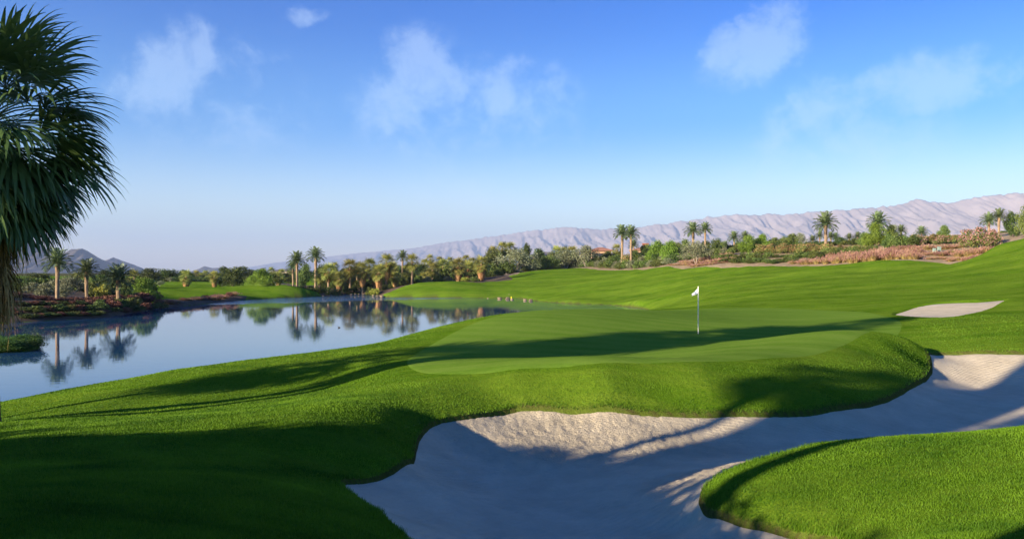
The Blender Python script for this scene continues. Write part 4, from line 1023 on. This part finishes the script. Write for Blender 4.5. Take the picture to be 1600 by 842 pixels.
row(['rustbush', 'pinkbush', 'rustbush'], range(1428, 1512, 11), lambda p: cd(p)+27, lambda p: 367, 9, 'flowering hedge shrub behind the purple grass', 'flowering hedge behind the purple grass', 15)
row(['darkbush', 'greenbush'], range(1388, 1432, 10), lambda p: cd(p)+26, lambda p: 366, 9, 'dark shrub between the pale mesquite and flowering hedge', 'dark shrubs right of the pale mesquite', 16)
shrub('pinkbush', 1514, 118, 357, 17, 'left half of the big pink flowering oleander hedge', 'big pink oleanders')
shrub('pinkbush', 1534, 114, 354, 19, 'large pink flowering oleander next to the raised turf', 'big pink oleanders')
shrub('pinkbush', 1549, 112, 358, 13, 'rightmost pink oleander touching the two date palm trunks', 'big pink oleanders')
row(['greenbush', 'silverbush'], range(1566, 1640, 14), lambda p: 150, lambda p: 360, 9, 'distant shrub at the right edge beyond the turf', 'distant shrubs at the right edge', 17)
# promontory at the left edge, under the near palm
for i, (px, d, top, hf) in enumerate([(6,50.5,519,30),(34,52.0,518,26),(52,52.6,521,15),(-28,51.5,517,34),(-60,52,515,34)]):
    shrub('lush', px, d, top, hf, ['leafy green bush at the left edge of the pond','second leafy bush on the promontory beneath the near palm','small bush at the tip of the left promontory','bush cut by the left photo edge beneath the palm','hidden bush beyond the left photo edge'][i], 'leafy bushes on the left promontory')

# fill rows that close the gaps under the crowns
row(['darkbush', 'greenbush'], range(234, 470, 12), lambda p: 262, lambda p: 431, 9, 'low dark hedge shrub closing the back of the far fairway', 'hedge closing the back of the far fairway', 21)
row(['darkbush', 'greenbush', 'darkbush'], range(498, 800, 11), lambda p: 204, lambda p: float(np.interp(p, [498, 640, 800], [428, 424, 408])), 10, 'shadowy shrub behind the grove trunks', 'shadowy shrubs behind the grove trunks', 22)
row(['darkbush', 'greenbush'], range(508, 640, 10), lambda p: 186, lambda p: float(np.interp(p, [508, 640], [440, 430])), 8, 'dark fern like shrub between the grove trunks', 'dark shrubs between the grove trunks', 23)
row(['darkbush', 'silverbush', 'greenbush'], range(815, 1060, 10), lambda p: cd(p)+16, lambda p: float(np.interp(p, [815, 930, 1060], [404, 401, 396])), 9, 'mid height shrub behind the fairway hedge', 'mid height shrubs behind the fairway hedge', 24)
row(['greenbush', 'darkbush'], range(1058, 1420, 12), lambda p: cd(p)+40, lambda p: float(np.interp(p, [1058, 1180, 1420], [388, 381, 372])), 10, 'backmost leafy shrub on the right slope', 'backmost shrubs on the right slope', 25)
row(['darkbush', 'greenbush'], range(20, 236, 14), lambda p: 122, lambda p: float(np.interp(p, [20, 236], [434, 436])), 13, 'tall leafy shrub behind the left bank palms', 'tall shrubs behind the left bank palms', 26)
row('plume', range(1452, 1536, 8), lambda p: cd(p)+3.2, lambda p: float(np.interp(p, [1452, 1500, 1536], [401, 400, 394])), 6, 'small purple grass clump on the sandy dip', 'small grass clumps on the sandy dip', 27)
for i, (px, d, hf) in enumerate([(-30,48.3,34),(-4,48.4,30),(18,48.7,28),(38,49.4,24),(54,51.0,14)]):
    shrub('lush', px, d, 524, hf, f'low leafy bush at the water edge of the left promontory, {ORD[i]} from the left', 'low leafy bushes at the promontory edge')

# taller trees that close the skyline at the middle
for i, (px, d, top, hf, k) in enumerate([(500,225,416,12,'dark'),(548,228,415,12,'mid'),(587,228,412,12,'dark'),(618,230,409,12,'mid'),(640,232,408,12,'dark'),(660,234,410,12,'dark'),(680,232,411,12,'mid'),(700,232,407,12,'dark'),(722,236,408,13,'mid'),(747,234,404,13,'dark'),(760,220,396,12,'mid'),(860,215,392,12,'mid'),(876,215,391,12,'dark'),(896,215,390,12,'mid'),(924,214,390,10,'dark'),(1015,214,380,12,'mid'),(1036,214,380,12,'dark'),(1056,214,377,12,'mid'),(1100,220,374,12,'dark'),(1128,220,376,11,'mid'),(1156,222,374,12,'dark'),(1180,222,372,12,'mid'),(1204,222,373,12,'dark'),(1225,222,371,12,'mid')]):
    tree(k, px, d, top, hf, f'backmost skyline tree beyond the grove and slope, {ORD[i]} from the left', 'backmost skyline trees')

# ------------------------------------------------------------------ the near fan palm
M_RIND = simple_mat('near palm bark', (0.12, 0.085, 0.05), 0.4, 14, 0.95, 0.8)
def hero_palm(px, d, crown_py, label):
    x, y, z = pos(px, d); zc_ = crown_top(crown_py, d); H = zc_-z
    root = tag(empty('fan_palm', (x, y, z)), label, 'palm tree')
    rs = np.random.default_rng(77)
    a = Acc(); zz = np.linspace(0, H, 26)
    tube(a, [(0.03*sin(t*0.9), 0.03*cos(t*0.7), t-0.1) for t in zz], [0.34-0.12*min(1, t/1.2)+0.0*t for t in zz], 14, 0.5, 0, True, 0.06, rs)
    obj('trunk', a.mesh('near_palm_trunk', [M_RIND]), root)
    a = Acc(); n = 92
    for i in range(n):
        t = (i+0.5)/n; el = radians(78-128*t**0.95); az = i*2.39996+rs.uniform(-.2, .2)
        dd = (cos(el)*cos(az), cos(el)*sin(az), sin(el))
        fan_leaf(a, (0.1*cos(az), 0.1*sin(az), H+0.15-0.75*t), dd, rs, rs.uniform(1.05, 1.5), rs.uniform(1.4, 1.8), 32, 3.0, 0.55+0.5*rs.random(), rs.uniform(1.5, 2.8),
                 min(1, max(0, 0.25+0.4*(1-t)+rs.uniform(-.15, .25))), 9, 0.022, 0, 0.58, 1.2)
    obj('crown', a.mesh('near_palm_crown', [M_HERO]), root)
    a = Acc()
    for i in range(95):                                           # dead fronds hang down along the trunk
        t = rs.random(); az = rs.uniform(0, 2*pi); z0 = H-0.55-2.9*t
        dd = (cos(az)*0.9, sin(az)*0.9, -0.45-0.9*rs.random())
        fan_leaf(a, (0.18*cos(az), 0.18*sin(az), z0), dd, rs, rs.uniform(0.45, 0.8), rs.uniform(0.8, 1.15), 18, 1.9, 2.4, 3.2, rs.random()**1.3, 5, 0.018, 0, 0.35, 0.75)
    for i in range(420):
        az = rs.uniform(0, 2*pi); z0 = H-0.6-3.4*rs.random(); r = rs.uniform(0.5, 1.05)*(1-0.25*(H-z0)/4); L = rs.uniform(0.5, 1.3)
        dx = np.array([cos(az), sin(az), 0]); w = np.array([-sin(az), cos(az), 0])*rs.uniform(.008, .02)
        p0 = dx*r+UP*z0; p1 = p0+dx*rs.uniform(-.05, .08)-UP*L*0.5; p2 = p1+dx*rs.uniform(-.1, .02)-UP*L*0.5
        a.add([p0-w, p0+w, p1+w, p1-w, p2], [[0, 1, 2, 3], [3, 2, 4]], rs.random())
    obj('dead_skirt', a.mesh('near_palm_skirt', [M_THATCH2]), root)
    return root
hero_palm(-25, 18.0, 190, 'huge dark fan palm with a straw skirt at the left edge')

# ------------------------------------------------------------------ flagstick
M_POLE = simple_mat('cream painted pole', (0.80, 0.76, 0.62), 0.04, 3, 0.4, 0, 0.4)
M_FLAG = simple_mat('white flag cloth', (0.85, 0.85, 0.88), 0.03, 5, 0.8)
M_HOLE = simple_mat('dark cup', (0.02, 0.02, 0.02), 0.1, 3, 0.8)
M_WHITE = simple_mat('white plastic', (0.8, 0.8, 0.8), 0.03, 3, 0.4)
def flagstick(px, d, h, flag_w, flag_h, label, top_bare, rad=0.021, cat='flagstick', flagmat=None):
    x, y, z = pos(px, d); root = tag(empty('flagstick', (x, y, z)), label, cat)
    a = Acc(); zs = [-0.1, 0.35, 0.36, h*0.55, h-0.02, h]; tube(a, [(0, 0, t) for t in zs], [rad*.8, rad*.8, rad, rad, rad*.9, rad*0.5], 12)
    obj('pole', a.mesh('flag_pole', [M_POLE], True), root)
    a = Acc(); n = 10; m = 6; vs = []; fs = []                    # the cloth hangs limp from the pole in soft folds
    for i in range(n+1):
        u = i/n
        for j in range(m+1):
            v = j/m
            top = -0.98*u*flag_h*0.62; hgt = flag_h*(1-u)*0.62+0.0
            zz = h-top_bare+top-(hgt*v)-flag_h*0.30*u*v
            vs.append((-rad-flag_w*u, 0.05*sin(u*7+v*2)*u+0.02*sin(v*9)*u, zz))
    # side folding back towards the pole foot
    for i in range(n):
        for j in range(m): fs.append([i*(m+1)+j, (i+1)*(m+1)+j, (i+1)*(m+1)+j+1, i*(m+1)+j+1])
    a.add(vs, fs)
    me = a.mesh('flag_cloth', [flagmat or M_FLAG], True); fo = obj('flag', me, root)
    so = fo.modifiers.new('thick', 'SOLIDIFY'); so.thickness = 0.004
    a = Acc(); tube(a, [(0, 0, -0.12), (0, 0, 0.012)], [0.054, 0.054], 20); obj('hole_cup', a.mesh('hole_cup', [M_HOLE]), root)
    return root
flagstick(1091, 34.6, 2.06, 0.24, 0.36, 'tall cream flagstick with small white pennant on the putting green', 0.10)
flagstick(431, 172, 1.9, 0.7, 0.5, 'tiny white distant flagstick on the far fairway beside the willow', 0.05, 0.03)

# ------------------------------------------------------------------ rocks, stakes, boxes, duck
M_ROCK = simple_mat('tan boulder', (0.27, 0.20, 0.13), 0.45, 2.5, 0.95, 0.8)
import bmesh
def rock_mesh(seed):
    rs = np.random.default_rng(seed); bm = bmesh.new(); bmesh.ops.create_icosphere(bm, subdivisions=3, radius=0.5)
    planes = [(nrm(rs.normal(size=3)), rs.uniform(0.28, 0.42)) for _ in range(9)]
    for v in bm.verts:
        p = np.array(v.co)
        for nn, k in planes:
            s = p.dot(nn)
            if s > k: p = p-nn*(s-k)*0.9
        p = p*(1+0.06*float(perlin(p[0]*4+seed, p[1]*4+p[2]*3))); v.co = p
    me = bpy.data.meshes.new('boulder'); bm.to_mesh(me); bm.free(); me.materials.append(M_ROCK); return me
ROCKS = [rock_mesh(s) for s in range(4)]
def rock(px, py, size, label, group, i, lift=0.0):
    d = EYE*F/(py-HZ); x = (px-800)/F*d; s = size*d/F
    tag(obj('boulder', ROCKS[i % 4], loc=(x, d, s*0.15+lift), rot=(0, 0, i*1.3), scale=(s, s*0.9, s*0.55)), label, 'boulder', group)
G_R = 'boulders on the near fairway shore'
rock(780, 467, 8, 'pale boulder left of the dark gap on the fairway shore', G_R, 0)
rock(793, 467.4, 9, 'lower pale boulder right of the dark gap on the shore', G_R, 1)
rock(796, 464.8, 6, 'boulder resting on top of the shore pile by the yellow stake', G_R, 2, 0.38)
rock(800, 468.2, 6, 'small boulder at the right foot of the shore pile', G_R, 3)
rock(762, 466.2, 3, 'tiny dark rock left of the shore pile', G_R, 0)
rock(820, 469.5, 7, 'left boulder of the pair right of the shore pile', G_R, 2)
rock(829, 470.2, 8, 'right boulder of the pair right of the shore pile', G_R, 1)
G_R2 = 'boulders at the grove water edge'
for i, (px, py, s) in enumerate([(596,464,8),(590,463,6),(555,460.3,5),(549,460.6,5),(568,460.4,4),(537,460.9,3.5),(505,463.2,5),(583,462,4),(561,460.2,4)]):
    rock(px, py, s, f'tan boulder at the grove water edge, {ORD[sorted([596,590,555,549,568,537,505,583,561]).index(px)]} from the left', G_R2, i)
def stake(px, py, h, mat, label):
    d = EYE*F/(py-HZ); x = (px-800)/F*d; a = Acc()
    z = ground_z(x, d)
    tube(a, [(0, 0, -0.1), (0, 0, h*0.9), (0, 0, h)], [0.09, 0.09, 0.03], 8)
    tag(obj('hazard_stake', a.mesh('hazard_stake', [mat], True), loc=(x, d, max(z, 0)+0.0)), label, 'stake')
M_YS = simple_mat('yellow painted stake', (0.75, 0.6, 0.03), 0.05, 4, 0.5)
stake(799, 466.5, 0.4, M_YS, 'small yellow stake above the shore boulders')

M_BOX = simple_mat('pale green painted metal', (0.22, 0.29, 0.25), 0.08, 4, 0.5)
def util_box(px, d, w, h, label):
    x, y, z = pos(px, d); root = tag(empty('utility_box', (x, y, z)), label, 'utility box', 'pair of utility boxes')
    def bx(name, sx, sy, z0, z1, oy=0, ox=0, mat=M_BOX):
        bm = bmesh.new(); bmesh.ops.create_cube(bm, size=1.0)
        for v in bm.verts: v.co = (v.co.x*sx+ox, v.co.y*sy+oy, z0+(v.co.z+.5)*(z1-z0))
        bmesh.ops.bevel(bm, geom=bm.edges[:], offset=0.02, segments=2, affect='EDGES')
        m = bpy.data.meshes.new(name); bm.to_mesh(m); bm.free(); m.materials.append(mat); return obj(name, m, root)
    bx('base_slab', w*1.2, w*1.0, -0.2, 0.06, mat=M_DIRT); bx('cabinet', w, w*0.75, 0.06, h*0.9); bx('lid', w*1.08, w*0.85, h*0.9, h)
    bx('door_panel', w*0.8, 0.02, 0.14, h*0.82, -w*0.385)
util_box(1460, 118, 0.42, 0.62, 'left one of two pale green utility boxes in the purple grass')
util_box(1467.5, 119, 0.45, 0.7, 'right one of two pale green utility boxes in the purple grass')

M_DUCK = simple_mat('dark duck feathers', (0.035, 0.03, 0.025), 0.3, 20, 0.6)
def duck(px, py, label):
    d = EYE*F/(py-HZ); x = (px-800)/F*d; a = Acc()
    tube(a, [(-0.22, 0, 0.09), (-0.16, 0, 0.07), (-0.05, 0, 0.05), (0.08, 0, 0.05), (0.16, 0, 0.07), (0.19, 0, 0.12), (0.20, 0, 0.18), (0.205, 0, 0.22), (0.21, 0, 0.255)],
         [0.01, 0.05, 0.09, 0.09, 0.06, 0.035, 0.032, 0.042, 0.012], 10)
    tube(a, [(0.23, 0, 0.222), (0.29, 0, 0.21)], [0.018, 0.008], 6)
    tag(obj('duck', a.mesh('duck', [M_DUCK], True), loc=(x, d, 0), rot=(0, 0, 2.6), scale=(.6, .6, .6)), label, 'duck')
duck(530, 512, 'small dark duck floating alone on the pond')

# ------------------------------------------------------------------ houses half hidden by the trees
M_TERRA = simple_mat('terracotta roof tiles', (0.36, 0.17, 0.11), 0.3, 3, 0.9, 0.3)
M_STUC = simple_mat('tan stucco', (0.52, 0.33, 0.20), 0.08, 1, 0.9)
M_STUC2 = simple_mat('beige stucco', (0.50, 0.42, 0.33), 0.08, 1, 0.9)
M_GREYR = simple_mat('grey roof tiles', (0.16, 0.15, 0.16), 0.25, 3, 0.9, 0.3)
M_BRICK = simple_mat('red chimney brick', (0.34, 0.13, 0.08), 0.3, 4, 0.9, 0.3)
M_GLASS = simple_mat('dark window glass', (0.03, 0.035, 0.045), 0.2, 1, 0.08, 0, 0.5)
M_FRAME = simple_mat('dark window frame', (0.12, 0.08, 0.05), 0.1, 1, 0.6)
def house(px, d, eave_py, ridge_py, w, depth, roofmat, wallmat, chimney, label, rz=0.0):
    x, y, z = pos(px, d); root = tag(empty('house', (x, y+depth/2, z), rz), label, 'house')
    he = crown_top(eave_py, d)-z; hr = crown_top(ridge_py, d)-z
    def box(name, x0, x1, y0, y1, z0, z1, mat, par=root, loc=None):
        V = [(x0,y0,z0),(x1,y0,z0),(x1,y1,z0),(x0,y1,z0),(x0,y0,z1),(x1,y0,z1),(x1,y1,z1),(x0,y1,z1)]
        Fc = np.array([[3,2,1,0],[4,5,6,7],[0,1,5,4],[1,2,6,5],[2,3,7,6],[3,0,4,7]])
        return obj(name, new_mesh(name, V, Fc, mats=[mat]), par)
    box('wall', -w/2, w/2, -depth/2, depth/2, -1, he, wallmat)
    e = 0.7; r = depth*0.38
    V = [(-w/2-e,-depth/2-e,he+.02),(w/2+e,-depth/2-e,he+.02),(w/2+e,depth/2+e,he+.02),(-w/2-e,depth/2+e,he+.02),(-w/2+r,0,hr),(w/2-r,0,hr),
         (-w/2-e,-depth/2-e,he+.2),(w/2+e,-depth/2-e,he+.2),(w/2+e,depth/2+e,he+.2),(-w/2-e,depth/2+e,he+.2)]
    roof = obj('roof', new_mesh('roof', V, [[3,2,1,0],[6,7,5,4],[7,8,5],[8,9,4,5],[9,6,4],[0,1,7,6],[1,2,8,7],[2,3,9,8],[3,0,6,9]], mats=[roofmat]), root)
    if chimney:
        cx, ch = chimney
        box('chimney', cx-.8, cx+.8, -.6, .6, he+0.5, hr+ch, M_BRICK, roof)
        box('chimney', cx-1, cx+1, -.8, .8, hr+ch, hr+ch+.25, M_BRICK, roof)
    for k in (-0.34, -0.1, 0.14, 0.36):
        cx = w*k; f = box('window', cx-.9, cx+.9, -depth/2-.08, -depth/2-.004, he-2.2, he-.7, M_FRAME)
        box('pane', cx-.78, cx+.78, -depth/2-.1, -depth/2-.082, he-2.08, he-.82, M_GLASS, f)
house(940, 245, 392, 386, 6.0, 6, M_TERRA, M_STUC, None, 'low house with terracotta roof behind the tallest olive')
house(1006, 248, 391, 386, 6, 6, M_TERRA, M_STUC, (1.0, 1.0), 'house whose red brick chimney shows beside the bright mesquite')
house(851, 265, 400, 393, 8, 8, M_GREYR, M_STUC2, None, 'house with grey roof behind the olive trees')
house(445, 370, 424, 420, 13, 10, M_GREYR, M_STUC2, None, 'far beige house on the left skyline above the willow')
house(1592, 150, 374, 370, 10, 8, M_STUC2, M_STUC2, None, 'low beige building at the right edge behind the trees')

# ------------------------------------------------------------------ trees on the left, behind the photographer: they cast the long shadows
def au(a, u): return (0.8*a-0.6*u, 0.6*a+0.8*u)
def shade_palm(a, u, H, R, label, skirt=0.0, tw=1.0, skr=0.85):
    x, y = au(a, u); z = ground_z(x, y); pr = pick('fan'); root = tag(empty('fan_palm', (x, y, z), a), label, 'palm tree', None)
    h = H-R*0.85-z
    obj('trunk', pr['trunk'], root, scale=(tw, tw, h)); obj('crown', pr['crown'], root, loc=(0, 0, h), scale=(R, R, R))
    if skirt: obj('dead_skirt', pr['skirt'], root, loc=(0, 0, h-0.1*R), scale=(skr, skr, skirt))
def shade_tree(a, u, H, W, label):
    x, y = au(a, u); z = ground_z(x, y); pr = pick('dark'); root = tag(empty('broadleaf_tree', (x, y, z), a*3+u), label, 'tree', 'dark trees left of the photographer')
    obj('trunk', pr['trunk'], root, scale=(W, W, H-z)); obj('crown', pr['crown'], root, scale=(W, W, H-z))
shade_palm(-8, 24.0, 8.6, 2.1, 'medium fan palm left of the big near palm', 1.5)
shade_palm(-9, 20.8, 15.3, 2.5, 'tall fan palm standing left of the big near palm', 3.0, 1.4)
shade_palm(-12, 9.9, 17.5, 2.3, 'very tall skirted palm left of the camera, nearer the bunker', 12.5, 2.0, 1.75)
shade_palm(-15, 11.0, 18.5, 2.3, 'very tall skirted palm left of the camera, farther back', 13.5, 2.0, 1.65)
shade_palm(-13, 7.3, 15.5, 2.0, 'slim tall palm behind the camera', 0, 1.5)
shade_palm(-12, 3.1, 16.5, 2.0, 'stout tall palm behind the camera', 0, 2.4)
shade_palm(-12, 12.1, 10.8, 1.1, 'added unseen short fan palm left of the camera, shading the bunker face', 0, 0.9)  # added out of view so its crown darkens the face below the green
shade_palm(-11, 8.5, 9.8, 1.25, 'added unseen short palm behind the camera, shading the far bunker sand', 0, 0.9)  # added out of view; its crown shades the right end of the sand
i = 0
for (u, ab) in [(4.6,8.0),(5.6,8.4),(6.8,8.1),(8.0,8.0),(9.1,8.2),(10.0,7.5),(12.4,8.3),(13.3,8.3),(14.6,2.2),(16.3,2.6),(1.8,5.2),(0.4,5.2),(11.2,7.9),(18.0,1.5)]:
    for (a0, w) in ((-10, 3.6), (-12.5, 4.2)):
        zt = 1.9+(ab-a0)*0.249
        shade_tree(a0+0.7*sin(i*2.1), u, zt, w, f'dense dark tree left of the photographer, {ORD[i]} of its belt'); i += 1

# ------------------------------------------------------------------ grass blades near the lens
def blades():
    rs = np.random.default_rng(3); n = 1500000
    lr = rs.uniform(math.log(4.2), math.log(46), n); r = np.exp(lr); th = rs.uniform(radians(-36), radians(36), n)
    x = r*np.sin(th); y = r*np.cos(th)
    keep = rs.random(n) < np.clip(1.15-r/48, 0.1, 1)
    x, y, r = x[keep], y[keep], r[keep]
    z, pd, bk, gr = height(x, y)
    b2_ = sdf(BUNK2_S, x, y)
    ok = (pd < -0.10) & (bk < -0.01) & (gr < 0.02+0.22*fbm(x/0.5, y/0.5, 2, 61)) & (b2_ < 0)
    x, y, z, r, bk, gr = x[ok], y[ok], z[ok], r[ok], bk[ok], gr[ok]
    n = len(x)
    clump = fbm(x/0.35, y/0.35, 2, 40)
    rough = sstep((-gr)/1.2)*0.7+0.3                              # a collar of shorter grass round the green
    h = (0.020+0.016*rs.random(n)+0.012*clump)*rough*(1+(0.9*rs.random(n)+0.4+0.8*clump)*np.exp(-(bk/0.16)**2))
    w = np.maximum(0.0022, r*0.00042)
    a = rs.uniform(0, 2*pi, n); tilt = rs.uniform(0.0, 0.6, n); b = rs.uniform(0, 2*pi, n)
    P = np.stack([x, y, z-0.003], -1)
    W = np.stack([np.cos(a)*w, np.sin(a)*w, np.zeros(n)], -1)
    T = P+np.stack([np.cos(b)*tilt*h, np.sin(b)*tilt*h, h], -1)
    V = np.stack([P-W, P+W, T], 1).reshape(-1, 3)
    patch = fbm(x/1.7, y/1.7, 4, 44)
    tone = np.clip(0.42+0.38*patch+rs.uniform(-.22, .22, n), 0, 1)
    me = new_mesh('grass', V, np.arange(3*n).reshape(-1, 3), mats=[M_BLADE], attrs={'tone': ('POINT', np.repeat(tone, 3))})
    tag(obj('grass', me), 'short dense mown grass of the near turf', 'grass', kind='stuff')
blades()
